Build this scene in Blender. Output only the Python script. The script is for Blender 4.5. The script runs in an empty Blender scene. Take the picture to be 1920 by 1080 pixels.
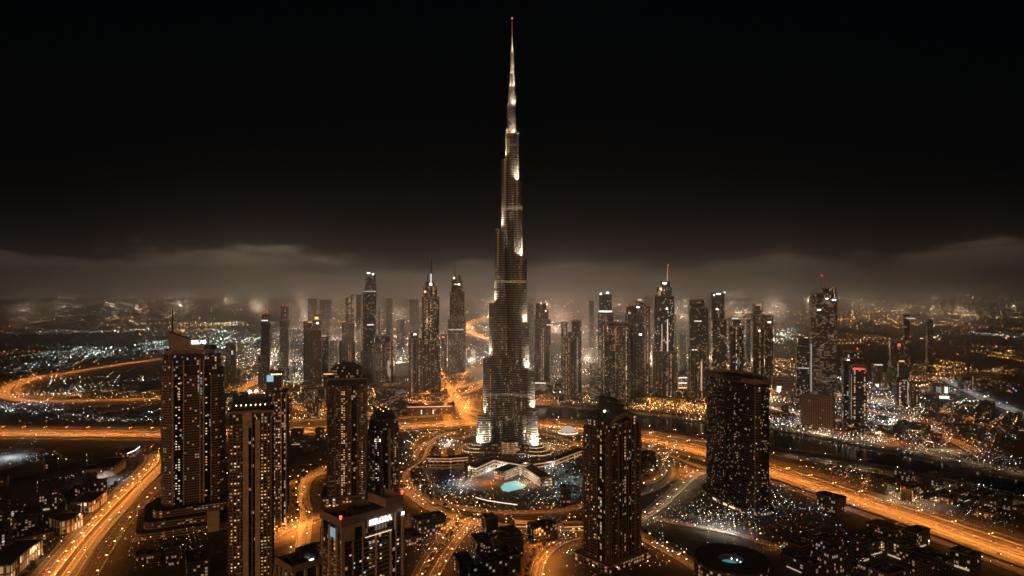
import bpy, math, random
import numpy as np
from mathutils import Vector, noise as mnoise

random.seed(11)
R = math.radians
scene = bpy.context.scene
COL = scene.collection

# ------------------------------------------------------------------ camera, world, sun, exposure
CAMH, F = 309.0, 1280.0            # camera height in metres, focal length in photo pixels (24 mm lens)
cam = bpy.data.cameras.new('camera')
cam.lens, cam.sensor_width = 24.0, 36.0
cam.clip_start, cam.clip_end = 1.0, 60000.0
camo = bpy.data.objects.new('camera', cam)
COL.objects.link(camo)
camo.location = (0, 0, CAMH)
camo.rotation_euler = (R(90), 0, 0)
scene.camera = camo
vs = scene.view_settings
vs.view_transform, vs.look = 'Standard', 'None'
vs.exposure, vs.gamma = 0.0, 1.0
cy = scene.cycles
cy.max_bounces, cy.diffuse_bounces, cy.glossy_bounces = 3, 0, 2
cy.transmission_bounces, cy.volume_bounces, cy.transparent_max_bounces = 2, 0, 8
cy.sample_clamp_indirect = 4.0
cy.sample_clamp_direct = 0.0
cy.caustics_reflective = cy.caustics_refractive = False
cy.use_denoising = DENOISE if 'DENOISE' in globals() else True
try:
    cy.use_light_tree = True
except Exception:
    pass


class N:
    """short hand for building a node tree"""
    def __init__(self, tree):
        self.t, self.n, self.l = tree, tree.nodes, tree.links

    def new(self, typ, **kw):
        nd = self.n.new(typ)
        for k, v in kw.items():
            setattr(nd, k, v)
        return nd

    def put(self, sock, v):
        if hasattr(v, 'is_output'):
            self.l.new(v, sock)
        else:
            sock.default_value = v

    def m(self, op, a, b=None, c=None, clamp=False):
        nd = self.new('ShaderNodeMath', operation=op, use_clamp=clamp)
        self.put(nd.inputs[0], a)
        if b is not None:
            self.put(nd.inputs[1], b)
        if c is not None:
            self.put(nd.inputs[2], c)
        return nd.outputs[0]

    def ramp(self, v, a, b, c=0.0, d=1.0, smooth=True):
        nd = self.new('ShaderNodeMapRange', interpolation_type='SMOOTHSTEP' if smooth else 'LINEAR')
        for i, x in enumerate((v, a, b, c, d)):
            self.put(nd.inputs[i], x)
        return nd.outputs[0]

    def mix(self, fac, a, b):
        nd = self.new('ShaderNodeMix', data_type='RGBA')
        self.put(nd.inputs['Factor'], fac)
        for s, v in ((nd.inputs[6], a), (nd.inputs[7], b)):
            self.put(s, v if hasattr(v, 'is_output') else (*v[:3], 1))
        return nd.outputs[2]

    def xyz(self, x, y, z):
        nd = self.new('ShaderNodeCombineXYZ')
        for s, v in zip(nd.inputs, (x, y, z)):
            self.put(s, v)
        return nd.outputs[0]

    def noise(self, vec, scale, detail=3, rough=.5):
        nd = self.new('ShaderNodeTexNoise')
        self.put(nd.inputs['Vector'], vec)
        nd.inputs['Scale'].default_value = scale
        nd.inputs['Detail'].default_value = detail
        nd.inputs['Roughness'].default_value = rough
        return nd.outputs[0]


# night sky: black above, a bank of city-lit fog along the horizon
world = bpy.data.worlds.new('World')
scene.world = world
world.use_nodes = True
wn = N(world.node_tree)
bg = world.node_tree.nodes['Background']
tc = wn.new('ShaderNodeTexCoord')
sp = wn.new('ShaderNodeSeparateXYZ')
wn.l.new(tc.outputs['Generated'], sp.inputs[0])
dx, dy, dz = sp.outputs
az = wn.m('ARCTAN2', dx, dy)
n1 = wn.noise(wn.xyz(wn.m('MULTIPLY', az, 3.2), wn.m('MULTIPLY', dz, 9.0), 0.7), 1.7, 4, .55)
n2 = wn.noise(wn.xyz(wn.m('MULTIPLY', az, 6.0), wn.m('MULTIPLY', dz, 26.0), 3.0), 2.2, 4, .6)
top = wn.m('ADD', wn.m('MULTIPLY', wn.m('SUBTRACT', n1, .5), .11), wn.m('MULTIPLY', wn.m('SUBTRACT', n2, .5), .05))
edge = wn.m('SUBTRACT', dz, top)
fog = wn.ramp(edge, SKY_TOP if 'SKY_TOP' in globals() else .054, .020)
# the fog is brightest over the city centre and dims to both sides
a2 = wn.m('SUBTRACT', az, -.09)
glow = wn.m('POWER', wn.m('MAXIMUM', wn.m('COSINE', a2), 0.0), 7.0)
glow = wn.m('MULTIPLY_ADD', glow, .87, .13)
fogc = wn.mix(1.0, (0, 0, 0), (.098, .072, .053))
vm = wn.new('ShaderNodeVectorMath', operation='SCALE')
wn.l.new(fogc, vm.inputs[0])
wn.put(vm.inputs['Scale'], wn.m('MULTIPLY', glow, FOG_GAIN if 'FOG_GAIN' in globals() else 6.0))
wn.l.new(wn.mix(fog, (.00025, .0007, .0011), vm.outputs[0]), bg.inputs['Color'])
bg.inputs['Strength'].default_value = 1.0
world.cycles.sampling_method = 'NONE'

# one dim warm sun lamp: the sodium glow of the sky, low behind the camera
sun = bpy.data.lights.new('sun', 'SUN')
sun.energy, sun.angle, sun.color = .95, R(25), (1.0, .50, .24)
suno = bpy.data.objects.new('sun', sun)
COL.objects.link(suno)
suno.rotation_euler = (R(78), 0, R(-24))


# ------------------------------------------------------------------ helpers
def G(x, y, z=0.0):
    """the point at height z that the photo shows at pixel (x, y)"""
    d = (CAMH - z) * F / (y - 540.0)
    return Vector(((x - 960.0) / F * d, d, z))


def Y2Z(y, d):
    return CAMH + (540.0 - y) / F * d


class MB:
    """mesh builder: prisms, boxes and tubes with u along the wall and v up, in metres"""
    def __init__(s):
        s.v, s.f, s.uv, s.mi, s.c = [], [], [], [], {}

    def begin(s):
        s.c = {}

    def vi(s, p):
        k = (round(p[0], 3), round(p[1], 3), round(p[2], 3))
        i = s.c.get(k)
        if i is None:
            i = s.c[k] = len(s.v)
            s.v.append(tuple(p))
        return i

    def face(s, pts, uvs=None, mi=0):
        idx = [s.vi(p) for p in pts]
        if len(set(idx)) < 3:
            return
        if len(set(idx)) < len(idx):
            q = []
            for a, u in zip(idx, uvs or [None] * len(idx)):
                if a not in [w[0] for w in q]:
                    q.append((a, u))
            idx = [w[0] for w in q]
            uvs = [w[1] for w in q] if uvs else None
        s.f.append(idx)
        s.uv.append(uvs or [(0, 0)] * len(idx))
        s.mi.append(mi)

    def prism(s, poly, z0, z1, mi=0, mt=1, top=None, cap=True, bottom=False, ztop=None, u0=0.0, new=True):
        if new:
            s.begin()
        tp = top or poly
        n = len(poly)
        zt = ztop or [z1] * n
        u = u0
        for i in range(n):
            j = (i + 1) % n
            a, b, c, d = poly[i], poly[j], tp[j], tp[i]
            w = math.hypot(b[0] - a[0], b[1] - a[1])
            s.face([(a[0], a[1], z0), (b[0], b[1], z0), (c[0], c[1], zt[j]), (d[0], d[1], zt[i])],
                   [(u, z0), (u + w, z0), (u + w, zt[j]), (u, zt[i])], mi)
            u += w
        if cap:
            s.face([(p[0], p[1], zt[i]) for i, p in enumerate(tp)], None, mt)
        if bottom:
            s.face([(p[0], p[1], z0) for p in reversed(poly)], None, mt)
        return s

    def box(s, x0, x1, y0, y1, z0, z1, mi=0, mt=None):
        return s.prism([(x0, y0), (x1, y0), (x1, y1), (x0, y1)], z0, z1, mi, mi if mt is None else mt, bottom=True)

    def band(s, line, out, z0, z1, mi=0, closed=False):
        """a ledge that follows a wall line and stands OUT metres proud of it (line runs counter-clockwise)"""
        s.begin()
        n = len(line)
        o = offset(line, out, closed)
        rng = range(n if closed else n - 1)
        for i in rng:
            j = (i + 1) % n
            a, b, c, d = line[i], line[j], o[j], o[i]
            s.face([(*d, z0), (*c, z0), (*c, z1), (*d, z1)], None, mi)
            s.face([(*d, z1), (*c, z1), (*b, z1), (*a, z1)], None, mi)
            s.face([(*a, z0), (*b, z0), (*c, z0), (*d, z0)], None, mi)
        if not closed:
            for i in (0, n - 1):
                q = [(*line[i], z0), (*o[i], z0), (*o[i], z1), (*line[i], z1)]
                s.face(q if i == 0 else q[::-1], None, mi)
        return s

    def tube(s, p0, p1, r0, r1=None, n=8, mi=0):
        s.begin()
        r1 = r0 if r1 is None else r1
        p0, p1 = Vector(p0), Vector(p1)
        ax = (p1 - p0).normalized()
        a = ax.orthogonal().normalized()
        b = ax.cross(a)
        rings = []
        for p, r in ((p0, r0), (p1, r1)):
            rings.append([p + (a * math.cos(2 * math.pi * k / n) + b * math.sin(2 * math.pi * k / n)) * max(r, .002) for k in range(n)])
        for k in range(n):
            j = (k + 1) % n
            s.face([rings[0][k], rings[0][j], rings[1][j], rings[1][k]], None, mi)
        s.face(rings[1], None, mi)
        s.face(rings[0][::-1], None, mi)
        return s

    def dome(s, cx, cy, z0, rx, ry, h, n=16, m=5, mi=0):
        s.begin()
        for k in range(m):
            t0, t1 = math.pi / 2 * k / m, math.pi / 2 * (k + 1) / m
            for i in range(n):
                a0, a1 = 2 * math.pi * i / n, 2 * math.pi * (i + 1) / n
                P = lambda a, t: (cx + rx * math.cos(t) * math.cos(a), cy + ry * math.cos(t) * math.sin(a), z0 + h * math.sin(t))
                s.face([P(a0, t0), P(a1, t0), P(a1, t1), P(a0, t1)], [(a0 * rx, z0 + h * t0), (a1 * rx, z0 + h * t0), (a1 * rx, z0 + h * t1), (a0 * rx, z0 + h * t1)], mi)
        return s

    def mesh(s, name, mats):
        me = bpy.data.meshes.new(name)
        me.from_pydata(s.v, [], s.f)
        lay = me.uv_layers.new(name='UVMap')
        flat = [c for face in s.uv for p in face for c in p]
        if len(flat) == 2 * len(lay.data):
            lay.data.foreach_set('uv', flat)
        for m_ in mats:
            me.materials.append(m_)
        mx = len(mats) - 1
        me.polygons.foreach_set('material_index', [min(i, mx) for i in s.mi])
        me.update()
        return me


def offset(line, out, closed):
    n = len(line)
    r = []
    for i in range(n):
        if closed:
            a, b = line[i - 1], line[(i + 1) % n]
        else:
            a, b = line[max(i - 1, 0)], line[min(i + 1, n - 1)]
        p = line[i]
        d1 = Vector((p[0] - a[0], p[1] - a[1])) if a != p else Vector((b[0] - p[0], b[1] - p[1]))
        d2 = Vector((b[0] - p[0], b[1] - p[1])) if b != p else d1
        n1_, n2_ = Vector((d1.y, -d1.x)).normalized(), Vector((d2.y, -d2.x)).normalized()
        mm = n1_ + n2_
        mm = n1_ if mm.length < 1e-4 else mm.normalized()
        k = out / max(.45, mm.dot(n1_))
        r.append((p[0] + mm.x * k, p[1] + mm.y * k))
    return r


def tag(o, label=None, cat=None, group=None, kind=None):
    for k, v in (('label', label), ('category', cat), ('group', group), ('kind', kind)):
        if v:
            o[k] = v
    return o


def add(name, data, parent=None, loc=None, rz=0.0):
    o = bpy.data.objects.new(name, data)
    COL.objects.link(o)
    if parent is not None:
        o.parent = parent
    if loc is not None:
        o.location = loc
    if rz:
        o.rotation_euler[2] = rz
    return o


def obj(name, mb, mats, parent=None, loc=None, rz=0.0):
    return add(name, mb.mesh(name, mats if isinstance(mats, (list, tuple)) else [mats]), parent, loc, rz)


def root(name, loc, rz, label, cat, group=None):
    return tag(add(name, None, None, loc, rz), label, cat, group)


def copy_tree(o, parent=None):
    c = o.copy()
    COL.objects.link(c)
    c.parent = parent
    for ch in o.children:
        copy_tree(ch, c)
    return c


def rect(w, d, cx=0.0, cy=0.0):
    return [(cx - w / 2, cy - d / 2), (cx + w / 2, cy - d / 2), (cx + w / 2, cy + d / 2), (cx - w / 2, cy + d / 2)]


def rrect(w, d, r, n=5, cx=0.0, cy=0.0):
    pts = []
    for sx, sy, a0 in ((1, -1, -90), (1, 1, 0), (-1, 1, 90), (-1, -1, 180)):
        for k in range(n + 1):
            a = R(a0 + 90 * k / n)
            pts.append((cx + sx * (w / 2 - r) + r * math.cos(a), cy + sy * (d / 2 - r) + r * math.sin(a)))
    return pts


def ngon(rx, ry=None, n=20, cx=0.0, cy=0.0, a0=0.0):
    ry = rx if ry is None else ry
    return [(cx + rx * math.cos(2 * math.pi * k / n + a0), cy + ry * math.sin(2 * math.pi * k / n + a0)) for k in range(n)]


def shape(kind, w, d, cx=0.0, cy=0.0):
    if kind == 'round':
        return ngon(w / 2, d / 2, 24, cx, cy)
    if kind == 'oct':
        c = .28 * min(w, d)
        return [(cx + sx * (w / 2 - (c if f else 0)), cy + sy * (d / 2 - (0 if f else c))) for sx, sy, f in
                ((-1, -1, 1), (1, -1, 1), (1, -1, 0), (1, 1, 0), (1, 1, 1), (-1, 1, 1), (-1, 1, 0), (-1, -1, 0))]
    if kind == 'soft':
        return rrect(w, d, .22 * min(w, d), 4, cx, cy)
    return rect(w, d, cx, cy)


# ------------------------------------------------------------------ materials
_M = {}


def mat(name, col, rough=.7, metal=0.0, var=.25, vscale=.15, spec=.4):
    """a plain procedural surface with soft uneven tone"""
    if name in _M:
        return _M[name]
    m_ = bpy.data.materials.new(name)
    m_.use_nodes = True
    t = N(m_.node_tree)
    p = m_.node_tree.nodes['Principled BSDF']
    g = t.new('ShaderNodeNewGeometry').outputs['Position']
    nz = t.noise(g, vscale, 5, .6)
    f = t.ramp(nz, .3, .7, 1 - var, 1 + var, False)
    v = t.new('ShaderNodeVectorMath', operation='SCALE')
    v.inputs[0].default_value = col
    t.put(v.inputs['Scale'], f)
    t.l.new(v.outputs[0], p.inputs['Base Color'])
    t.put(p.inputs['Roughness'], t.ramp(nz, .2, .8, rough * .85, min(1, rough * 1.15), False))
    p.inputs['Metallic'].default_value = metal
    p.inputs['Specular IOR Level'].default_value = spec
    _M[name] = m_
    return m_


def emis(name, col, st):
    if name in _M:
        return _M[name]
    m_ = bpy.data.materials.new(name)
    m_.use_nodes = True
    p = m_.node_tree.nodes['Principled BSDF']
    p.inputs['Base Color'].default_value = (.2, .2, .2, 1)
    p.inputs['Emission Color'].default_value = (*col, 1)
    p.inputs['Emission Strength'].default_value = st
    m_.cycles.emission_sampling = 'NONE'
    _M[name] = m_
    return m_


def facade(name, fl=3.4, bay=3.2, lit=.1, wall=(.16, .13, .105), glass=(.012, .014, .018), cool=.15, st=5.0,
           stripe=.3, pil=.16, colp=.04, pp=0.0, pw=.15, rough=.22, hcut=None, bands=(), spread=1.0, metal=0.0):
    """a wall of windows from the wall's own u,v in metres; lit rooms give off light"""
    if name in _M:
        return _M[name]
    m_ = bpy.data.materials.new(name)
    m_.use_nodes = True
    t = N(m_.node_tree)
    p = m_.node_tree.nodes['Principled BSDF']
    s = t.new('ShaderNodeSeparateXYZ')
    t.l.new(t.new('ShaderNodeUVMap').outputs[0], s.inputs[0])
    u, v = s.outputs[0], s.outputs[1]
    rnd = t.new('ShaderNodeObjectInfo').outputs['Random']
    su, sv = t.m('DIVIDE', u, bay), t.m('DIVIDE', v, fl)
    cu, cv, fu, fv = t.m('FLOOR', su), t.m('FLOOR', sv), t.m('FRACT', su), t.m('FRACT', sv)
    wnz = t.new('ShaderNodeTexWhiteNoise', noise_dimensions='3D')
    t.l.new(t.xyz(cu, cv, t.m('MULTIPLY', rnd, 371.0)), wnz.inputs['Vector'])
    wc = t.new('ShaderNodeTexWhiteNoise', noise_dimensions='3D')
    t.l.new(t.xyz(cu, 77.0, t.m('MULTIPLY', rnd, 913.0)), wc.inputs['Vector'])
    ln = t.noise(t.xyz(t.m('MULTIPLY', cu, .22), t.m('MULTIPLY', cv, .13), t.m('MULTIPLY', rnd, 57.0)), 1.0, 2, .5)
    pr = t.m('MULTIPLY', t.ramp(ln, .32, .72, .12, 2.3), lit)
    if hcut:
        pr = t.m('MULTIPLY', pr, t.ramp(v, hcut[0], hcut[1], 1.0, hcut[2]))
    pr = t.m('ADD', pr, t.m('MULTIPLY', t.m('GREATER_THAN', wc.outputs[0], 1 - colp), .55))
    litm = t.m('LESS_THAN', wnz.outputs[0], pr)
    win = t.m('MULTIPLY', t.m('MULTIPLY', t.m('GREATER_THAN', fu, pil), t.m('LESS_THAN', fu, 1 - pil)),
              t.m('MULTIPLY', t.m('GREATER_THAN', fv, stripe), t.m('LESS_THAN', fv, .93)))
    if pp:
        fp = t.m('FRACT', t.m('DIVIDE', u, pp))
        win = t.m('MULTIPLY', win, t.m('GREATER_THAN', fp, pw))
    cs = t.new('ShaderNodeSeparateColor')
    t.l.new(wnz.outputs['Color'], cs.inputs[0])
    inten = t.m('MULTIPLY_ADD', t.m('POWER', cs.outputs[0], 4.0), 1.1 * spread, .07)
    cr = t.new('ShaderNodeValToRGB')
    e = cr.color_ramp
    e.elements[0].position, e.elements[0].color = 0.0, (1, .40, .10, 1)
    e.elements[1].position, e.elements[1].color = 1.0, (.62, .86, 1, 1)
    for pos, c in ((.3, (1, .50, .17, 1)), (.62 - cool * .5, (1, .70, .38, 1)), (.97 - cool, (1, .88, .70, 1))):
        el = e.elements.new(pos)
        el.color = c
    t.l.new(cs.outputs[1], cr.inputs[0])
    es = t.m('MULTIPLY', t.m('MULTIPLY', litm, win), t.m('MULTIPLY', inten, st))
    for (b0, b1, bst) in bands:      # plant-room floors, their floodlight put in as fading emission
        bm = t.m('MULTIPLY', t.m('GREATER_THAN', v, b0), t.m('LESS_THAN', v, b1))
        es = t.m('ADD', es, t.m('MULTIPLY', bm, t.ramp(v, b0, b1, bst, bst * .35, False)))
    nz = t.noise(t.new('ShaderNodeNewGeometry').outputs['Position'], .05, 4, .6)
    sc = t.new('ShaderNodeVectorMath', operation='SCALE')
    sc.inputs[0].default_value = wall
    t.put(sc.inputs['Scale'], t.ramp(nz, .3, .7, .75, 1.25, False))
    rm = t.m('MULTIPLY', litm, win)
    t.l.new(t.mix(rm, t.mix(win, sc.outputs[0], glass), (.75, .7, .6)), p.inputs['Base Color'])
    t.put(p.inputs['Roughness'], t.ramp(win, 0, 1, .65, rough, False))
    if metal:
        t.put(p.inputs['Metallic'], t.ramp(win, 0, 1, metal, 0, False))
    t.l.new(cr.outputs[0], p.inputs['Emission Color'])
    t.l.new(es, p.inputs['Emission Strength'])
    m_.cycles.emission_sampling = 'NONE'
    _M[name] = m_
    return m_


ROOF = mat('dark_roof', (.035, .033, .031), .9)
STONE = mat('warm_stone', (.56, .43, .31), .75)
STONE_D = mat('brown_stone', (.30, .215, .155), .8)
METAL = mat('grey_metal', (.22, .22, .22), .45, .6)
DARK = mat('dark_cladding', (.02, .022, .026), .4)
PAINT = mat('off_white_paint', (.62, .58, .52), .6)
LRED = emis('red_beacon_light', (1, .04, .03), 9)
LWARM = emis('warm_light', (1, .68, .36), 5)
LWARM2 = emis('soft_warm_light', (1, .62, .32), 1.3)
LWHITE = emis('white_light', (1, .95, .88), 6)
LCOOL = emis('cool_light', (.72, .90, 1), 4)
LGOLD = emis('gold_light', (1, .50, .14), 3)
LSIGN = emis('white_sign_light', (1, .93, .85), 4)
LSODIUM = emis('sodium_lamp_light', (1, .42, .10), 60)

# ------------------------------------------------------------------ air
def haze_box():
    m_ = bpy.data.materials.new('haze_air')
    m_.use_nodes = True
    nt = m_.node_tree
    nt.nodes.remove(nt.nodes['Principled BSDF'])
    pv = nt.nodes.new('ShaderNodeVolumePrincipled')
    pv.inputs['Color'].default_value = (.92, .92, .92, 1)
    pv.inputs['Density'].default_value = HAZE_D if 'HAZE_D' in globals() else 1 / 7600.0
    pv.inputs['Anisotropy'].default_value = HAZE_G if 'HAZE_G' in globals() else .955
    nt.links.new(pv.outputs[0], nt.nodes['Material Output'].inputs['Volume'])
    b = MB().box(-21000, 21000, -3000, 21000, -8, 900)
    o = obj('haze', b, [m_])
    tag(o, 'thin brown night haze over the whole city', None, None, 'stuff')
    m_.cycles.volume_sampling = 'MULTIPLE_IMPORTANCE'
    m_.cycles.homogeneous_volume = True
    return o

# ------------------------------------------------------------------ ground, water, roads
def ground_mat():
    m_ = bpy.data.materials.new('sandy_city_ground')
    m_.use_nodes = True
    t = N(m_.node_tree)
    p = m_.node_tree.nodes['Principled BSDF']
    g = t.new('ShaderNodeNewGeometry').outputs['Position']
    a = t.noise(g, .004, 6, .6)
    b = t.noise(g, .05, 4, .6)
    f = t.m('ADD', t.m('MULTIPLY', t.ramp(a, .35, .7), .75), t.m('MULTIPLY', b, .25))
    t.l.new(t.mix(f, (.022, .021, .02), (.10, .08, .06)), p.inputs['Base Color'])
    p.inputs['Roughness'].default_value = .95
    return m_


def flat(name, pts, z, m_, kind='structure', label=None, cat=None):
    mb = MB()
    mb.face([(q[0], q[1], z) for q in pts], [(q[0], q[1]) for q in pts])
    o = obj(name, mb, [m_])
    tag(o, label, cat, None, kind)
    return o


def road_mat(name, base, hi):
    """asphalt with long wheel tracks and painted lane lines; u across in metres, v along"""
    m_ = bpy.data.materials.new(name)
    m_.use_nodes = True
    t = N(m_.node_tree)
    p = m_.node_tree.nodes['Principled BSDF']
    s = t.new('ShaderNodeSeparateXYZ')
    t.l.new(t.new('ShaderNodeUVMap').outputs[0], s.inputs[0])
    u, v = s.outputs[0], s.outputs[1]
    tr = t.noise(t.xyz(t.m('MULTIPLY', u, .30), t.m('MULTIPLY', v, .0025), 0.0), 1.0, 3, .6)
    bl = t.noise(t.xyz(t.m('MULTIPLY', u, .12), t.m('MULTIPLY', v, .012), 4.0), 1.0, 3, .6)
    f = t.m('ADD', t.m('MULTIPLY', t.ramp(tr, .43, .57), .9), t.m('MULTIPLY', bl, .2))
    lane = t.m('LESS_THAN', t.m('ABSOLUTE', t.m('SUBTRACT', t.m('FRACT', t.m('DIVIDE', u, 3.6)), .5)), .035)
    dash = t.m('LESS_THAN', t.m('FRACT', t.m('DIVIDE', v, 12.0)), .4)
    ln = t.m('MULTIPLY', lane, dash)
    t.l.new(t.mix(ln, t.mix(f, base, hi), (.7, .68, .62)), p.inputs['Base Color'])
    p.inputs['Roughness'].default_value = .7
    return m_


ASPH = road_mat('road_asphalt', (.05, .045, .042), (.26, .22, .19))
ASPH_D = road_mat('dark_asphalt', (.035, .032, .03), (.10, .09, .08))
KERB = mat('kerb_concrete', (.34, .31, .27), .85)
GRASS = mat('dark_planting', (.018, .026, .014), .95)
PAVE = mat('brown_paving', (.17, .115, .075), .8, var=.3, vscale=.04)
SAND = mat('pale_sand', (.15, .125, .10), .95, var=.3, vscale=.02)

flat('ground', [(-20500, -2500), (20500, -2500), (20500, 20500), (-20500, 20500)], 0, ground_mat())


def smooth(pts, step=25.0):
    """Catmull-Rom through ground points, resampled"""
    P = [Vector((p[0], p[1])) for p in pts]
    P = [P[0] * 2 - P[1]] + P + [P[-1] * 2 - P[-2]]
    out = []
    for i in range(1, len(P) - 2):
        p0, p1, p2, p3 = P[i - 1:i + 3]
        n = max(2, int((p2 - p1).length / step))
        for k in range(n):
            t = k / n
            out.append(.5 * ((2 * p1) + (p2 - p0) * t + (2 * p0 - 5 * p1 + 4 * p2 - p3) * t * t + (3 * p1 - p0 - 3 * p2 + p3) * t ** 3))
    out.append(P[-2])
    return out


def shift(line, off):
    n = len(line)
    r = []
    for i in range(n):
        d = (line[min(i + 1, n - 1)] - line[max(i - 1, 0)]).normalized()
        r.append(line[i] + Vector((d.y, -d.x)) * off)
    return r


ROADS = {}
_rz = [0.40]


def road(name, px, width, m_=None, off=0.0, line=None, kerb=True):
    ln = line if line is not None else smooth([G(*p) for p in px])
    ln = shift(ln, off) if off else ln
    L, Rr = shift(ln, -width / 2), shift(ln, width / 2)
    _rz[0] += .035
    z = _rz[0]
    mb = MB()
    s = 0.0
    for i in range(len(ln) - 1):
        w = (ln[i + 1] - ln[i]).length
        mb.face([(*L[i], z), (*Rr[i], z), (*Rr[i + 1], z), (*L[i + 1], z)], [(0, s), (width, s), (width, s + w), (0, s + w)])
        s += w
    o = obj(name, mb, [m_ or ASPH])
    tag(o, kind='structure')
    if kerb:
        kb = MB()
        for ed, sg in ((L, -1), (Rr, 1)):
            E = shift(ed, sg * 1.2)
            kb.begin()
            for i in range(len(ed) - 1):
                for a, b, c, d in ((( *ed[i], z + .13), (*ed[i + 1], z + .13), (*E[i + 1], z + .13), (*E[i], z + .13)),
                                   ((*ed[i], z - .2), (*ed[i + 1], z - .2), (*ed[i + 1], z + .13), (*ed[i], z + .13)),
                                   ((*E[i], 0), (*E[i + 1], 0), (*E[i + 1], z + .13), (*E[i], z + .13))):
                    kb.face([a, b, c, d])
        tag(obj('kerb', kb, [KERB]), kind='structure')
    ROADS.setdefault(name, []).append((ln, width, z))
    return ln


MAIN = [(-120, 811), (0, 813), (150, 814), (300, 815), (450, 812), (620, 806), (760, 800), (893, 794), (1010, 797), (1100, 805), (1205, 822),
        (1330, 850), (1445, 884), (1560, 922), (1680, 962), (1800, 1003), (1990, 1070)]
mline = smooth([G(*p) for p in MAIN])
road('highway', None, 27, off=-15.5, line=mline)
road('highway', None, 27, off=15.5, line=mline)
road('service_road', None, 13, ASPH_D, off=-44, line=mline)
road('service_road', None, 13, off=46, line=mline)
road('avenue', [(55, 1110), (128, 1022), (188, 958), (238, 910), (266, 884), (283, 866), (285, 852)], 21)
road('avenue', [(108, 1110), (178, 1012), (232, 950), (280, 899), (316, 866), (365, 842), (430, 826)], 12)
road('avenue', [(148, 1110), (214, 1003), (262, 946), (306, 900), (348, 866), (400, 840)], 17, ASPH_D)
road('ring_road', [(345, 666), (300, 673), (240, 681), (150, 695), (75, 706), (30, 717), (8, 731), (10, 744), (45, 751), (130, 752), (220, 750), (300, 748), (420, 742), (455, 729), (480, 714), (505, 698)], 34)
road('ring_ramp', [(150, 697), (90, 706), (48, 717), (32, 730), (45, 742), (100, 747)], 14)
road('canal_road', [(1000, 757), (1095, 765), (1205, 775), (1330, 788), (1440, 799), (1560, 818), (1680, 838), (1800, 862), (1960, 893)], 22)
road('quay_road', [(1205, 809), (1330, 828), (1445, 850), (1560, 867), (1650, 885), (1760, 908), (1960, 957)], 24, ASPH_D)
for px, w in (([(826, 708), (843, 730), (860, 752), (868, 775), (885, 794)], 24), ([(935, 706), (880, 722), (850, 728), (815, 722), (775, 730)], 26),
              ([(925, 742), (885, 742), (868, 757), (880, 774), (915, 782)], 18), ([(915, 718), (878, 735), (850, 745), (834, 765), (845, 798)], 20),
              ([(905, 752), (888, 750), (879, 758), (888, 768), (905, 770)], 14), ([(770, 757), (805, 748), (838, 738), (868, 716), (878, 700)], 16)):
    road('interchange_ramp', px, w)
road('distant_highway', [(940, 590), (895, 600), (876, 610), (880, 622), (900, 631), (940, 642)], 60)
road('boulevard', [(860, 812), (822, 824), (805, 845), (796, 866), (773, 880), (762, 895), (772, 915), (800, 935), (850, 950), (920, 960), (1000, 962), (1060, 957), (1110, 943)], 12)
road('boulevard', [(760, 915), (800, 948), (850, 970), (905, 982), (960, 990), (1040, 989), (1100, 983)], 17)
road('side_street', [(768, 1110), (800, 1050), (830, 1010), (856, 976)], 11)
road('side_street', [(800, 1110), (835, 1045), (880, 985)], 9, ASPH_D)
road('boulevard', [(1000, 1110), (1010, 1058), (1034, 1028), (1068, 1011), (1110, 1003)], 11)
road('bridge_road', [(1185, 982), (1238, 946), (1275, 912), (1300, 892), (1335, 883), (1420, 886)], 18)
road('boulevard', [(1190, 1000), (1260, 1036), (1325, 1075), (1380, 1112)], 16)
road('park_path', [(1195, 842), (1238, 855), (1262, 878), (1258, 900), (1235, 918), (1195, 932)], 7, kerb=False)
road('side_street', [(1225, 972), (1290, 985), (1380, 1003), (1470, 1030)], 9)
road('side_street', [(640, 868), (600, 882), (575, 903), (569, 935), (575, 965), (572, 992), (556, 1110)], 15)
road('side_street', [(490, 1018), (540, 992), (585, 972), (650, 955)], 17)
road('side_street', [(525, 912), (575, 897), (620, 884)], 12)
road('city_street', [(1600, 766), (1690, 779), (1725, 797), (1775, 822), (1835, 850)], 20)
road('expressway', [(1765, 708), (1850, 750), (1960, 792)], 36)
road('city_street', [(1425, 758), (1452, 745), (1500, 737), (1560, 738), (1630, 752)], 26)
road('city_street', [(1425, 760), (1490, 776), (1560, 789), (1625, 792)], 24)
road('city_street', [(480, 735), (540, 760), (620, 775), (760, 772), (840, 760)], 16)
road('city_street', [(450, 800), (540, 790), (640, 786), (760, 784), (850, 776)], 14)

for px in ([(895, 813), (852, 826), (832, 845), (838, 866)], [(893, 804), (838, 814), (792, 838), (776, 862)], [(1012, 814), (1060, 824), (1100, 840)], [(1018, 850), (1058, 842), (1100, 826)],
           [(880, 832), (858, 848), (862, 862)], [(770, 842), (786, 822), (830, 808)], [(1204, 838), (1240, 848), (1290, 868), (1330, 880)], [(1208, 870), (1232, 872), (1244, 886), (1228, 902), (1206, 908)]):
    road('ring_lane', px, 8)

WATER = bpy.data.materials.new('dark_canal_water')
WATER.use_nodes = True
_t = N(WATER.node_tree)
_p = WATER.node_tree.nodes['Principled BSDF']
_p.inputs['Base Color'].default_value = (.012, .022, .024, 1)
_p.inputs['Roughness'].default_value = .10
_p.inputs['Specular IOR Level'].default_value = .5
_b = _t.new('ShaderNodeBump')
_b.inputs['Strength'].default_value = .12
_b.inputs['Distance'].default_value = .6
_t.l.new(_t.noise(_t.new('ShaderNodeNewGeometry').outputs['Position'], .25, 4, .6), _b.inputs['Height'])
_t.l.new(_b.outputs[0], _p.inputs['Normal'])

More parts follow.
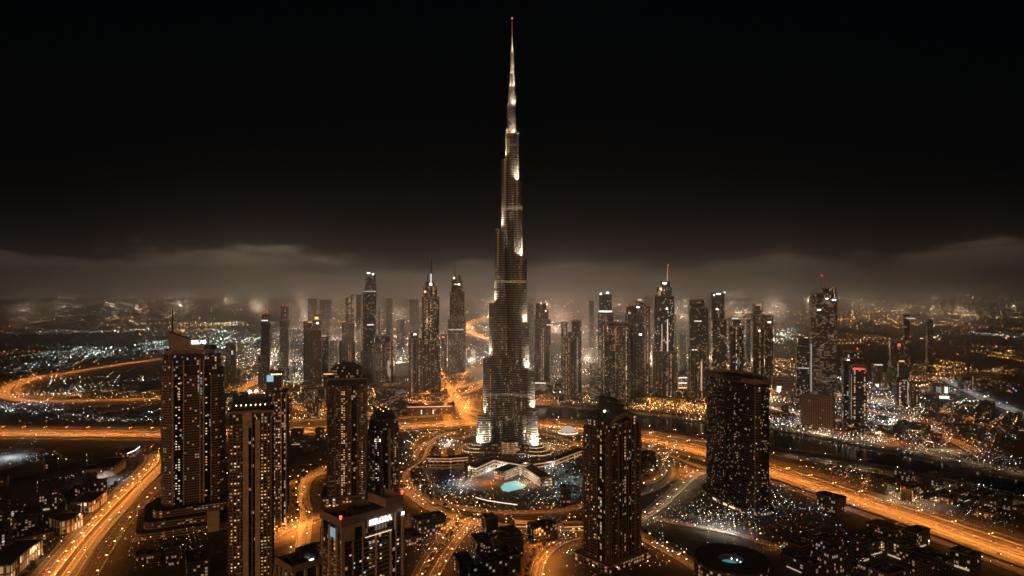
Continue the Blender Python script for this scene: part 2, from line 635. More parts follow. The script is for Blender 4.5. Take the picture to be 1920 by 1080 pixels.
north = [(990, 763), (1095, 770), (1205, 782), (1330, 795), (1445, 807), (1540, 822), (1622, 841), (1700, 855), (1770, 869), (1840, 885), (1960, 912)]
south = [(990, 783), (1095, 789), (1205, 803), (1330, 818), (1445, 838), (1560, 854), (1650, 872), (1750, 893), (1850, 915), (1960, 943)]
nl, sl = smooth([G(*p) for p in north], 60), smooth([G(*p) for p in south], 60)


def ribbon(name, A, B, z, m_):
    mb = MB()
    n = min(len(A), len(B))
    ia = [A[round(i * (len(A) - 1) / (n - 1))] for i in range(n)]
    ib = [B[round(i * (len(B) - 1) / (n - 1))] for i in range(n)]
    for i in range(n - 1):
        mb.face([(*ib[i], z), (*ib[i + 1], z), (*ia[i + 1], z), (*ia[i], z)])
    return tag(obj(name, mb, [m_]), kind='structure')


ribbon('canal_water', nl, sl, .22, WATER)
for ln, sg in ((nl, -1), (sl, 1)):
    mb = MB()
    o_ = shift(ln, sg * 3.0)
    for i in range(len(ln) - 1):
        a, b, c, d = ln[i], ln[i + 1], o_[i + 1], o_[i]
        for q in ([(*a, 1.4), (*b, 1.4), (*c, 1.4), (*d, 1.4)], [(*a, 0), (*b, 0), (*b, 1.4), (*a, 1.4)], [(*d, 0), (*c, 0), (*c, 1.4), (*d, 1.4)]):
            mb.face(q)
    tag(obj('canal_bank', mb, [mat('quay_stone', (.10, .085, .07), .85)]), kind='structure')

# paved and planted areas
for nm, px, z, m_ in (
        ('plaza', [(838, 898), (870, 880), (900, 868), (960, 862), (1012, 880), (1020, 915), (985, 930), (940, 935), (900, 922), (860, 912)], .16, PAVE),
        ('plaza', [(955, 992), (1100, 990), (1100, 1000), (1040, 1012), (1010, 1040), (1002, 1085), (965, 1085), (975, 1020)], .17, PAVE),
        ('lake', [(790, 872), (870, 868), (872, 885), (855, 905), (862, 925), (845, 930), (815, 915), (795, 895)], .15, WATER),
        ('lawn', [(1030, 880), (1085, 860), (1095, 935), (1060, 950), (1020, 935)], .14, GRASS),
        ('sandy_lot', [(1205, 985), (1260, 955), (1330, 985), (1450, 1015), (1420, 1040), (1330, 1060), (1250, 1025)], .14, GRASS),
        ('parking_lot', [(-80, 842), (85, 840), (60, 862), (-20, 893), (-110, 915)], .16, mat('pale_concrete', (.26, .27, .27), .9, vscale=.03)),
        ('forecourt', [(490, 1000), (560, 985), (655, 960), (640, 985), (575, 1005), (500, 1035)], .17, PAVE),
        ('sandy_lot', [(525, 900), (610, 870), (640, 850), (600, 845), (535, 875)], .14, SAND)):
    flat(nm, [G(*q)[:2] for q in px], z, m_)
# ------------------------------------------------------------------ street lamps
ORANGE, WARMW, COOLW = (1, .33, .055), (1, .70, .40), (.85, .95, 1)


def lamp_light(name, col, L=None):
    if name not in _M:
        if L:
            l = bpy.data.lights.new(name, 'AREA')
            l.shape, l.size, l.size_y = 'RECTANGLE', L, 1.2
        else:
            l = bpy.data.lights.new(name, 'SPOT')
            l.spot_size, l.spot_blend, l.shadow_soft_size = R(150), .5, 2.0
        l.color = col
        _M[name] = l
    return _M[name]


def make_lamp(double, col, head_mat):
    r = add('street_lamp', None)
    p = MB().tube((0, 0, 0), (0, 0, 13.6), .16, .09, 6)
    for sg in ((-1, 1) if double else (1,)):
        p.tube((0, 0, 13.5), (sg * 2.6, 0, 14.2), .07, .05, 5)
    obj('pole', p, METAL, r)
    for sg in ((-1, 1) if double else (1,)):
        obj('lamp_head', MB().box(-.75, .75, -.35, .35, -.12, .12), head_mat, r, (sg * 2.9, 0, 14.2))
    return r


HEADS = {'o': emis('sodium_head', (1, .50, .16), 16), 'w': emis('warm_head', (1, .76, .48), 14), 'c': emis('cool_head', (.9, .97, 1), 14)}
LCOLS = {'o': ORANGE, 'w': WARMW, 'c': COOLW}
_lamps = {}
N_LAMP = [0]
far_lamps = []           # (position, colour) of lamps beyond the nearest ones
LAMP_GAIN = .7


def lamp_row(key, line, off, spacing, col, E, width, label, group, double=False, start=.3, near=1500.0, lights=True, hz=14.0, single=False):
    """lamps along a road line; E is the light wanted on the road"""
    ln = shift(line, off)
    acc = spacing * start
    for i in range(len(ln) - 1):
        a, b = ln[i], ln[i + 1]
        w = (b - a).length
        while acc < w:
            q = a + (b - a) * (acc / w)
            acc += spacing
            px = 960 + q.x / q.y * F if q.y > 50 else 9e9
            py = 540 + CAMH / q.y * F if q.y > 50 else 9e9
            if not (-120 < px < 2040 and py < 1180):
                continue
            z = 0.6
            if single:
                l = lamp_light('lamp_%s' % key, LCOLS[col])
                l.energy = 4 * E * spacing * width * LAMP_GAIN
                add('lamp_light', l, None, (q.x, q.y, hz))
            if q.y < near and N_LAMP[0] < 290:
                k = (double, col)
                if k not in _lamps:
                    o = _lamps[k] = make_lamp(double, LCOLS[col], HEADS[col])
                else:
                    o = copy_tree(_lamps[k])
                N_LAMP[0] += 1
                o.location = (q.x, q.y, z)
                d = (b - a).normalized()
                o.rotation_euler[2] = math.atan2(d.y, d.x) - math.pi / 2
                tag(o, label, 'street lamp', group)
            else:
                far_lamps.append((q.x, q.y, z + 14.2, col))
        acc -= w
    if not lights or single:
        return
    # the light of each run of lamps: one long narrow lamp above the kerb line
    pts, run = [], []
    seg = max(90.0, spacing * 2)
    acc = 0.0
    for i in range(len(ln) - 1):
        if not run:
            run = [ln[i]]
        run.append(ln[i + 1])
        acc += (ln[i + 1] - ln[i]).length
        if acc > seg or i == len(ln) - 2:
            a, b = run[0], run[-1]
            c = (a + b) / 2
            if c.y > 300 and abs(c.x) < c.y * .9 + 60:
                Ls = max(4.0, (b - a).length)
                l = lamp_light('lamps_%s_%d_%d' % (key, round(Ls), round(E * 10)), LCOLS[col], Ls)
                l.energy = E * Ls * width * 1.6 * LAMP_GAIN
                add('lamp_light', l, None, (c.x, c.y, hz), math.atan2(b.y - a.y, b.x - a.x))
            run, acc = [], 0.0


def allrows(name):
    return ROADS.get(name, [])


lamp_row('m', mline, 0, 46, 'o', 9.5, 72, 'double headed sodium lamp in the median of the wide orange highway', 'lamps along the highway median', True, hz=20)
lamp_row('m2', mline, -62, 60, 'o', 5, 26, 'sodium lamp on the city side kerb of the wide orange highway', 'lamps along the far side of the highway', near=1400, hz=17)
av = allrows('avenue')
lamp_row('a1', av[0][0], 12, 30, 'o', 13, 24, 'sodium lamp along the bright orange avenue in the lower left', 'lamps along the orange avenue', near=1200, hz=17)
lamp_row('a2', av[1][0], -8, 38, 'o', 8, 16, 'sodium lamp beside the narrow middle lane of the lower left avenue', 'lamps along the middle lane of the avenue', near=1200, hz=15)
lamp_row('a3', av[2][0], 11, 44, 'o', 2.6, 20, 'sodium lamp along the dark right hand carriageway beside the wedge roofed tower', 'lamps along the dark carriageway', near=1200, hz=15)
lamp_row('r', allrows('ring_road')[0][0], 0, 95, 'o', 11, 44, 'x', 'x', near=0, hz=26)
lamp_row('r', allrows('ring_ramp')[0][0], 0, 95, 'o', 7, 30, 'x', 'x', near=0, hz=26)
lamp_row('c', allrows('canal_road')[0][0], 13, 58, 'w', 3, 24, 'warm lamp on the far quay of the canal', 'lamps along the far quay', near=1500, hz=15, single=True)
lamp_row('q', allrows('quay_road')[0][0], 0, 60, 'w', 2.2, 30, 'warm lamp on the near quay road of the canal', 'lamps along the near quay', near=1500, hz=15, single=True)
for r_ in allrows('interchange_ramp'):
    lamp_row('i', r_[0], 0, 80, 'o', 11, 36, 'x', 'x', near=0, hz=24)
lamp_row('d', allrows('distant_highway')[0][0], 0, 240, 'o', 16, 100, 'x', 'x', near=0, hz=50)
bl = allrows('boulevard')
for r_, e_, sp_ in zip(bl, (4.5, 7, 7, 5), (52, 40, 30, 32)):
    lamp_row('b', r_[0], 7, sp_, 'o', e_, 18, 'sodium lamp on the curved boulevard below the tallest tower', 'lamps along the boulevard', near=1300, hz=13)
for r_, e_ in zip(allrows('side_street'), (6, 3, 3, 9, 10, 6)):
    lamp_row('s', r_[0], 8, 34, 'o', e_, 19, 'sodium lamp on a side street between the near towers', 'lamps along the side streets', near=1100, hz=13)
lamp_row('g', allrows('bridge_road')[0][0], 10, 40, 'w', 4.5, 22, 'warm lamp on the bridge road beside the curved glass tower', 'lamps on the bridge road', near=1300, hz=14)
lamp_row('p', allrows('park_path')[0][0], 4, 30, 'w', 2.5, 12, 'small warm lamp on the round park path', 'lamps on the park path', near=1300, hz=9)
for r_ in allrows('ring_lane'):
    lamp_row('n', r_[0], 5, 34, 'o', 5, 13, 'small sodium lamp on the curved lanes round the base of the tallest tower', 'lamps on the curved lanes', near=1600, hz=11)
for r_, e_, c_ in zip(allrows('city_street'), (7, 14, 14, 9, 7), 'owwoo'):
    lamp_row('t', r_[0], 0, 85, c_, e_, 34, 'x', 'x', near=0, hz=24)
lamp_row('e', allrows('expressway')[0][0], 0, 120, 'c', 3.5, 44, 'x', 'x', near=0, hz=28)


def flood(px, py, col, power, h=18.0):
    """floodlight mast: a real lamp over a yard, square or car park"""
    q = G(px, py)
    nm = 'flood_%s_%d' % (col, power)
    l = lamp_light(nm, LCOLS.get(col, COOLW) if col != 't' else (.35, .95, 1))
    l.energy = power * 1000.0
    add('flood_beam', l, None, (q.x, q.y, h))
    far_lamps.append((q.x, q.y, h + .3, col if col in 'owc' else 'c'))


for a in ((20, 858, 'c', 40), (-30, 870, 'c', 40), (985, 888, 'w', 60), (880, 895, 'w', 45), (915, 905, 'o', 40), (940, 888, 'c', 80),
          (840, 832, 'c', 70), (985, 905, 'w', 40), (1025, 838, 'w', 90), (905, 838, 'w', 70), (1040, 880, 'c', 40), (1075, 900, 'c', 50), (1060, 925, 'c', 30),
          (870, 908, 'c', 40), (850, 915, 'c', 30), (1290, 882, 'o', 120), (1275, 890, 'o', 60), (1030, 1050, 'o', 60), (1010, 1020, 'o', 45), (1025, 1075, 'o', 45),
          (860, 985, 'o', 50), (850, 1000, 'o', 40), (540, 996, 'o', 60), (575, 985, 'o', 40), (800, 1000, 'o', 40), (790, 985, 'o', 40),
          (1330, 985, 'c', 40), (1370, 1000, 'c', 40), (1345, 992, 'w', 30), (1570, 955, 'c', 12), (1655, 920, 'o', 70), (1680, 930, 'w', 70),
          (1740, 945, 'w', 50), (1700, 935, 'o', 60), (210, 900, 'c', 40), (190, 905, 'c', 40), (150, 990, 'w', 14), (70, 1052, 'w', 14),
          (590, 1008, 'o', 30), (1060, 812, 'w', 90), (1500, 795, 'w', 120), (1540, 812, 'w', 120), (1600, 812, 'o', 160), (1640, 822, 'w', 160), (1680, 830, 'o', 110),
          (1400, 775, 'o', 200), (1330, 770, 'o', 260), (1280, 765, 'o', 260), (1220, 762, 'o', 260), (1060, 750, 'o', 220), (1020, 752, 'o', 220),
          (700, 775, 'w', 160), (600, 772, 'o', 120), (540, 765, 'o', 120), (480, 770, 'o', 160), (800, 770, 'o', 200), (1770, 790, 'o', 160), (1830, 800, 'o', 200),
          (1440, 740, 'w', 260), (1540, 745, 'w', 260), (1650, 750, 'w', 260), (1700, 760, 'c', 200), (1760, 735, 'c', 200), (1660, 790, 'w', 160), (1710, 800, 'c', 140), (1780, 845, 'w', 90), (1740, 838, 'w', 110), (440, 770, 'o', 200), (520, 740, 'o', 260), (350, 765, 'o', 200),
          (650, 735, 'w', 300), (560, 715, 'w', 300), (900, 690, 'o', 350), (960, 720, 'o', 300), (1110, 730, 'o', 300), (1270, 725, 'o', 300), (1380, 745, 'o', 300)):
    flood(*a, h=18 if a[1] > 800 else 30)

# added point lights over the far city, put in to brighten the haze
_gl = random.Random(31)
for k_, (y0, y1, xa, xb, n_, pw, hz_) in enumerate(((712, 684, 500, 1440, 16, 330e3, 45), (670, 632, 560, 1420, 10, 420e3, 70), (618, 600, 480, 1500, 10, 620e3, 90), (594, 576, 300, 1650, 16, 1.0e6, 110),
                                                    (574, 563, 20, 1900, 44, .5e6, 120), (600, 580, 0, 300, 4, .5e6, 90), (600, 580, 1600, 1920, 5, .5e6, 90))):
    cg = bpy.data.lights.new('haze_fill_light', 'POINT')
    cg.color, cg.energy, cg.shadow_soft_size = (1, .72, .50), pw * (GLOW_K if 'GLOW_K' in globals() else .9), 6.0
    for i in range(n_):
        q = G(xa + (xb - xa) * (i + _gl.uniform(.1, .9)) / n_, _gl.uniform(y1, y0))
        add('haze_fill_light', cg, None, (q.x, q.y, hz_))
        far_lamps.append((q.x, q.y, hz_, 'w'))  # a lamp dot drawn at each added light

# ------------------------------------------------------------------ small lights (fields of lit lamps, signs and shop fronts)
PAL = {'o': (1, .36, .07), 'w': (1, .68, .36), 'c': (.86, .95, 1), 'g': (.75, 1, .84), 'r': (1, .05, .03), 'b': (.45, .62, 1), 'y': (1, .50, .15), 't': (.3, .85, 1)}
OCT = np.array([(1, 0, 0), (0, 1, 0), (-1, 0, 0), (0, -1, 0), (0, 0, 1), (0, 0, -1)], float)
OCTF = np.array([(0, 1, 4), (1, 2, 4), (2, 3, 4), (3, 0, 4), (1, 0, 5), (2, 1, 5), (3, 2, 5), (0, 3, 5)])


def dots_mat():
    m_ = bpy.data.materials.new('many_small_lights')
    m_.use_nodes = True
    t = N(m_.node_tree)
    p = m_.node_tree.nodes['Principled BSDF']
    p.inputs['Base Color'].default_value = (.9, .9, .9, 1)
    at = t.new('ShaderNodeAttribute')
    at.attribute_name = 'glow'
    t.l.new(at.outputs['Color'], p.inputs['Emission Color'])
    p.inputs['Emission Strength'].default_value = 1.0
    m_.cycles.emission_sampling = 'NONE'
    return m_


DOTS = dots_mat()


def dots(name, items, label, cat=None, group=None, kind='stuff'):
    """items: (x, y, z, radius, (r,g,b) radiance)"""
    n = len(items)
    P = np.array([i[:3] for i in items])[:, None, :]
    Rr = np.array([i[3] for i in items])[:, None, None]
    V = (P + OCT[None] * Rr).reshape(-1, 3)
    Fc = (OCTF[None] + (np.arange(n) * 6)[:, None, None]).reshape(-1, 3)
    me = bpy.data.meshes.new(name)
    me.vertices.add(len(V))
    me.vertices.foreach_set('co', V.ravel())
    me.loops.add(len(Fc) * 3)
    me.loops.foreach_set('vertex_index', Fc.ravel().astype(np.int32))
    me.polygons.add(len(Fc))
    me.polygons.foreach_set('loop_start', np.arange(0, len(Fc) * 3, 3, dtype=np.int32))
    at = me.attributes.new('glow', 'FLOAT_COLOR', 'POINT')
    C = np.ones((n, 6, 4))
    C[:, :, :3] = np.array([i[4] for i in items])[:, None, :]
    at.data.foreach_set('color', C.ravel())
    me.materials.append(DOTS)
    me.update()
    o = add(name, me)
    return tag(o, label, cat, group, kind)


rng = random.Random(5)


def glowcol(k, s):
    c = PAL[k]
    return tuple(x * s for x in c)


def rpow(a, b, e=3.0):
    """mostly near a, seldom near b"""
    return a + (b - a) * rng.random() ** e


near_dots, mid_dots, far_dots = [], [], []


def in_canal(x, y):
    px, py = 960 + x / y * F, 540 + CAMH / y * F
    def at(L):
        for (x0, y0), (x1, y1) in zip(L, L[1:]):
            if x0 <= px <= x1:
                return y0 + (y1 - y0) * (px - x0) / (x1 - x0)
        return None
    a, b = at(north), at(south)
    return a is not None and b is not None and a < py < b



def put_dot(x, y, z, k, s=1.0, r=1.0):
    d = y
    if in_canal(x, y):
        return
    rad = r * max(.30, d / 3000.0) * rpow(.7, 1.8, 3)
    st = rpow(.6, 12.0, 4.0) * s * math.exp(min(d, 8000) / 6500.0)
    if 1500 <= d < 4200:
        st *= 1.6
    (near_dots if d < 1500 else mid_dots if d < 4200 else far_dots).append((x, y, z, rad, glowcol(k, st)))


def patch(cx, cyy, rx, ry, n, cols, s=1.0, r=1.0, z=(3, 9)):
    """lights inside an ellipse of ground, strung along little streets"""
    a = rng.uniform(0, math.pi)
    ca, sa = math.cos(a), math.sin(a)
    made = 0
    while made < n:
        t, q = rng.uniform(0, 2 * math.pi), math.sqrt(rng.random())
        py = cyy + ry * q * math.sin(t)
        if py < 549:
            continue
        g = G(cx + rx * q * math.cos(t), py)
        run = rng.choice((1, 3, 6, 9, 12, 14))
        th = a + rng.choice((0, math.pi / 2)) + rng.uniform(-.05, .05)
        base = rng.uniform(.4, 1.3)
        k = rng.choice(cols)
        stp = rng.uniform(7, 13) * max(1, g.y / 1300)
        for i in range(run):
            put_dot(g.x + math.cos(th) * stp * i, g.y + math.sin(th) * stp * i, rng.uniform(*z), k, s * base * rng.uniform(.7, 1.2), r)
            made += 1


PATCHES = [
    # near ground: left
    (30, 842, 50, 2, 26, 'c'), (75, 860, 45, 10, 40, 'cww'), (45, 868, 20, 5, 20, 'c'), (260, 855, 30, 12, 50, 'ywo'), (285, 845, 15, 10, 30, 'ow'), (215, 905, 25, 8, 30, 'cg'),
    (110, 925, 110, 45, 46, 'cwcg'), (40, 985, 70, 25, 50, 'cgw'), (160, 945, 40, 18, 50, 'wcy'), (215, 935, 30, 16, 60, 'ywo'), (100, 1020, 40, 14, 40, 'wyc'),
    (265, 990, 26, 22, 60, 'wyc'), (240, 1035, 30, 22, 60, 'oyw'), (330, 1045, 50, 10, 60, 'oyy'), (370, 1030, 40, 18, 70, 'wcy'), (120, 880, 60, 14, 24, 'cw'),
    (420, 900, 12, 80, 60, 'yw'), (590, 840, 40, 14, 40, 'cw'), (580, 825, 40, 6, 36, 'cw'), (560, 985, 40, 14, 50, 'oyw'), (600, 930, 12, 40, 60, 'oy'), (560, 1030, 12, 50, 60, 'wy'), (595, 920, 14, 40, 30, 'o'),
    # below the tallest tower
    (770, 835, 25, 25, 60, 'wc'), (790, 855, 14, 12, 40, 'c'), (845, 838, 22, 10, 80, 'cw'), (850, 865, 50, 14, 90, 'ow'), (780, 880, 25, 10, 50, 'co'), (870, 820, 60, 18, 120, 'wo'),
    (1040, 832, 46, 22, 160, 'wwy'), (1060, 850, 40, 14, 110, 'oyw'), (900, 838, 20, 8, 60, 'w'), (1025, 842, 22, 8, 60, 'cw'), (1065, 875, 36, 20, 160, 'cccw'), (1045, 905, 22, 18, 70, 'c'),
    (1070, 925, 30, 14, 60, 'cb'), (870, 905, 30, 10, 60, 'cb'), (850, 920, 20, 8, 40, 'cb'), (900, 920, 40, 5, 30, 'cw'), (820, 915, 30, 20, 60, 'wo'), (850, 945, 60, 8, 90, 'rowo'),
    (940, 955, 80, 8, 120, 'oyw'), (1040, 950, 60, 18, 70, 'cw'), (1000, 925, 50, 8, 40, 'cw'), (940, 970, 100, 8, 110, 'oy'), (830, 990, 30, 14, 80, 'oy'), (870, 1010, 25, 20, 70, 'oy'), (790, 1000, 20, 20, 70, 'oyy'),
    (905, 1005, 16, 24, 90, 'wc'), (945, 995, 25, 10, 40, 'wc'), (950, 1030, 30, 25, 60, 'oyw'), (880, 1060, 60, 22, 70, 'yowc'), (885, 1060, 22, 14, 30, 'cbg'), (985, 1040, 20, 40, 60, 'or'), (1040, 1000, 50, 10, 40, 'yw'),
    (1090, 1040, 50, 36, 90, 'gcwg'), (1080, 985, 40, 8, 40, 'ow'), (790, 960, 20, 14, 30, 'cbw'), (780, 1050, 25, 28, 60, 'wcy'), (820, 1040, 30, 40, 40, 'wo'),
    # right of centre
    (1240, 870, 40, 26, 120, 'wy'), (1230, 855, 40, 16, 70, 'cw'), (1215, 885, 24, 14, 40, 'cw'), (1285, 884, 22, 7, 60, 'yo'), (1310, 905, 14, 8, 30, 'cb'), (1350, 985, 45, 16, 200, 'cgcw'), (1390, 1000, 40, 14, 120, 'cg'),
    (1320, 980, 36, 12, 100, 'wyc'), (1380, 960, 60, 10, 60, 'wc'), (1385, 985, 60, 12, 50, 'ywo'), (1440, 1000, 30, 10, 40, 'or'), (1310, 1030, 40, 16, 26, 'cw'), (1240, 1050, 40, 20, 80, 'oy'), (1225, 1045, 26, 20, 60, 'cb'),
    (1470, 935, 25, 20, 50, 'cg'), (1480, 960, 10, 18, 30, 'cg'), (1550, 965, 18, 18, 110, 'cwb'), (1580, 958, 16, 6, 40, 'c'), (1545, 1020, 20, 10, 70, 'wy'), (1560, 1010, 12, 6, 30, 'y'), (1650, 905, 30, 22, 130, 'wyc'),
    (1630, 915, 30, 12, 60, 'oy'), (1690, 928, 30, 12, 70, 'oyw'), (1735, 950, 24, 10, 130, 'wwc'), (1790, 975, 30, 6, 60, 'c'), (1880, 990, 50, 14, 70, 'cw'), (1850, 930, 40, 14, 40, 'cg'), (1720, 930, 60, 18, 30, 'c'),
    (1680, 1020, 80, 30, 40, 'wcy'), (1640, 1050, 40, 14, 40, 'yo'), (1740, 1060, 60, 16, 40, 'yo'), (1860, 1060, 50, 16, 36, 'crw'), (1600, 985, 40, 18, 16, 'cb'), (1600, 900, 30, 16, 24, 'cw'),
    # quays and the far bank
    (1640, 836, 40, 10, 200, 'wwc'), (1610, 815, 30, 14, 160, 'oyw'), (1570, 822, 40, 8, 120, 'wc'), (1480, 797, 40, 8, 180, 'wcb'), (1530, 815, 30, 8, 100, 'wc'), (1470, 780, 30, 12, 100, 'oyw'), (1700, 835, 60, 14, 160, 'oyr'),
    (1740, 830, 50, 14, 160, 'cw'), (1790, 856, 60, 8, 130, 'wbo'), (1880, 885, 50, 7, 80, 'w'), (1880, 868, 50, 10, 110, 'wc'), (1830, 840, 40, 18, 120, 'ow'), (1710, 795, 50, 14, 180, 'ccw'), (1660, 785, 40, 12, 130, 'cc'),
    (1800, 810, 50, 16, 130, 'oyw'), (1860, 800, 60, 12, 100, 'owy'), (1870, 825, 40, 8, 60, 'ct'), (1750, 770, 60, 18, 160, 'cwo'), (1830, 770, 60, 16, 120, 'cw'), (1330, 790, 80, 6, 150, 'wo'), (1250, 770, 60, 12, 260, 'ooyw'),
    (1330, 765, 70, 16, 300, 'ooyw'), (1400, 775, 50, 14, 240, 'oyw'), (1050, 760, 60, 8, 140, 'wo'), (1050, 742, 60, 10, 200, 'oyw'), (1170, 760, 60, 10, 140, 'ow'), (1050, 775, 60, 5, 60, 'wc'), (1070, 810, 40, 8, 70, 'wc'),
    # left middle distance
    (240, 742, 130, 8, 260, 'oow'), (160, 738, 60, 8, 120, 'wc'), (70, 765, 90, 6, 130, 'cc'), (60, 775, 60, 6, 60, 'c'), (250, 788, 60, 8, 60, 'cg'), (130, 790, 90, 6, 40, 'cw'), (200, 715, 90, 5, 50, 'cw'), (120, 722, 40, 12, 90, 'wcy'),
    (60, 718, 24, 8, 50, 'oy'), (20, 695, 30, 8, 40, 'cw'), (130, 668, 80, 8, 120, 'cgw'), (210, 658, 60, 6, 160, 'cgg'), (160, 685, 90, 5, 60, 'cw'), (60, 660, 60, 6, 60, 'ow'), (280, 655, 40, 8, 110, 'cg'),
    (430, 640, 60, 16, 300, 'cggw'), (390, 622, 50, 8, 120, 'ogw'), (440, 608, 22, 3, 110, 'gw'), (350, 612, 90, 6, 120, 'owo'), (110, 625, 130, 3, 90, 'owc'), (60, 618, 90, 8, 40, 'o'), (150, 610, 130, 12, 60, 'ow'),
    (450, 690, 40, 30, 320, 'owwc'), (520, 665, 60, 20, 300, 'owcg'), (470, 760, 50, 24, 300, 'wooc'), (560, 745, 60, 22, 300, 'wooc'), (470, 730, 40, 16, 160, 'oy'), (580, 700, 60, 26, 340, 'wocg'), (650, 680, 60, 26, 300, 'wocg'),
    (570, 785, 60, 8, 160, 'wo'), (640, 755, 80, 20, 260, 'wo'), (740, 690, 60, 30, 300, 'wocg'), (730, 755, 60, 16, 220, 'wo'), (840, 680, 60, 30, 300, 'wowc'), (810, 760, 45, 10, 160, 'or'), (860, 740, 50, 26, 160, 'oyw'),
    (900, 660, 60, 30, 300, 'woc'), (900, 620, 40, 20, 160, 'cwog'), (780, 640, 80, 22, 240, 'wco'), (660, 625, 100, 18, 260, 'wcog'), (540, 632, 60, 16, 180, 'wogc'), (735, 608, 80, 10, 160, 'oyw'), (600, 602, 90, 4, 90, 'oyw'),
    # right middle distance
    (1020, 690, 60, 34, 300, 'wocw'), (1100, 690, 60, 40, 320, 'wocw'), (1200, 690, 60, 40, 320, 'wow'), (1290, 690, 60, 40, 320, 'wowy'), (1380, 700, 60, 40, 300, 'wow'), (1100, 620, 80, 24, 240, 'wco'), (1200, 630, 60, 24, 200, 'wo'),
    (1300, 640, 60, 30, 220, 'wo'), (1400, 640, 70, 30, 240, 'wocg'), (1460, 625, 36, 6, 160, 'cggw'), (1465, 640, 36, 5, 110, 'cw'), (1470, 690, 40, 18, 220, 'owy'), (1470, 720, 36, 18, 160, 'wco'), (1560, 730, 70, 16, 160, 'wc'),
    (1650, 735, 60, 26, 260, 'cwwc'), (1730, 710, 60, 10, 200, 'oyo'), (1790, 690, 40, 8, 160, 'oy'), (1870, 702, 60, 5, 130, 'oyw'), (1750, 735, 60, 10, 120, 'cwo'), (1860, 725, 60, 10, 100, 'owb'), (1640, 640, 90, 8, 130, 'oyw'),
    (1600, 600, 90, 20, 200, 'oyw'), (1720, 600, 100, 24, 160, 'oyw'), (1830, 605, 90, 26, 170, 'oyw'), (1880, 660, 50, 12, 110, 'oyy'), (1895, 630, 30, 6, 60, 'wc'), (1840, 612, 10, 2, 20, 'r'), (1800, 607, 20, 3, 24, 'oy'),
    (1740, 635, 30, 10, 40, 'cw'), (1640, 770, 60, 14, 170, 'ccw'), (1700, 810, 70, 14, 170, 'cww'), (1580, 760, 60, 10, 130, 'wc'), (1760, 785, 70, 12, 120, 'cwo'), (1480, 750, 50, 10, 160, 'ww'), (1690, 745, 60, 8, 150, 'cw'), (1400, 590, 90, 14, 140, 'owr'), (1230, 585, 100, 14, 120, 'owr'), (1050, 585, 80, 16, 140, 'owr'),
]
for p_ in PATCHES:
    patch(p_[0], p_[1], p_[2], p_[3], int(p_[4] * (1.25 if p_[1] > 800 else 1.3)), p_[5])

# the far plain: lit streets of outlying districts, thinning into the haze
for k in range(330):
    d = 3600 * (16000 / 3600) ** (rng.random() ** .8)
    x = rng.uniform(-.78, .78) * d
    px_, py_ = 960 + x / d * F, 540 + CAMH / d * F
    if (px_ < 310 and 628 < py_ < 650) or (px_ > 1560 and 650 < py_ < 690) or (500 < px_ < 1450 and py_ > 640):
        continue
    th = rng.choice((.35, .35 + math.pi / 2)) + rng.uniform(-.15, .15)
    k_ = rng.choice('oooyyww' + ('c' if py_ > 600 else 'o'))
    n_ = rng.randint(4, 22)
    st = rng.uniform(35, 80) * d / 4500
    for i in range(n_):
        put_dot(x + math.cos(th) * st * i, d + math.sin(th) * st * i, rng.uniform(5, 12), k_, rng.uniform(.3, .9), rng.uniform(.6, 1.0))
for k in range(900):
    d = 4000 * (15000 / 4000) ** rng.random()
    put_dot(rng.uniform(-.78, .78) * d, d, rng.uniform(4, 20), rng.choice('ooyyww'), rng.uniform(.2, .8), rng.uniform(.5, .9))
for x, y, z, c in far_lamps:
    (near_dots if y < 1500 else mid_dots if y < 4200 else far_dots).append((x, y, z, max(.45, y / 2600), glowcol({'o': 'y'}.get(c, c), 7)))

dots('street_lights', near_dots, 'small lamps, shop fronts and fairy lights scattered over the near streets and squares')
dots('city_lights', mid_dots, 'dense white and orange lights of the low city around the middle towers')
dots('distant_lights', far_dots, 'faint orange and white lights of the plain fading into the fog')
print('dots', len(near_dots), len(mid_dots), len(far_dots), 'lamps', N_LAMP, len(far_lamps))
# ------------------------------------------------------------------ towers: shared tools
OBST = []          # ground already built on: x, y, radius


def fit(x0, x1, ybase, rot=0.0, dep=.8):
    """centre, width and depth of a turned rectangle that spans x0..x1 with its nearest ground point at row ybase"""
    a = R(rot)
    ca, sa = math.cos(a), math.sin(a)
    dt = CAMH * F / (ybase - 540.0)
    W = (x1 - x0) / F * dt
    cx, cyy = ((x0 + x1) / 2 - 960) / F * dt, dt + W * .4
    for _ in range(80):
        D = dep * W if dep < 5 else dep
        P = [(cx + u * W / 2 * ca - v * D / 2 * sa, cyy + u * W / 2 * sa + v * D / 2 * ca) for u in (-1, 1) for v in (-1, 1)]
        xs = [960 + p[0] / p[1] * F for p in P]
        W *= ((x1 - x0) / (max(xs) - min(xs))) ** .8
        cx += ((x0 + x1) / 2 - (max(xs) + min(xs)) / 2) / F * cyy * .8
        cyy += (dt - min(p[1] for p in P)) * .8
    D = dep * W if dep < 5 else dep
    OBST.append((cx, cyy, max(W, D) * .62))
    return cx, cyy, W, D


def front_rr(w, d, r, n=5):
    p = rrect(w, d, r, n)
    return [p[-1]] + p[:-1]


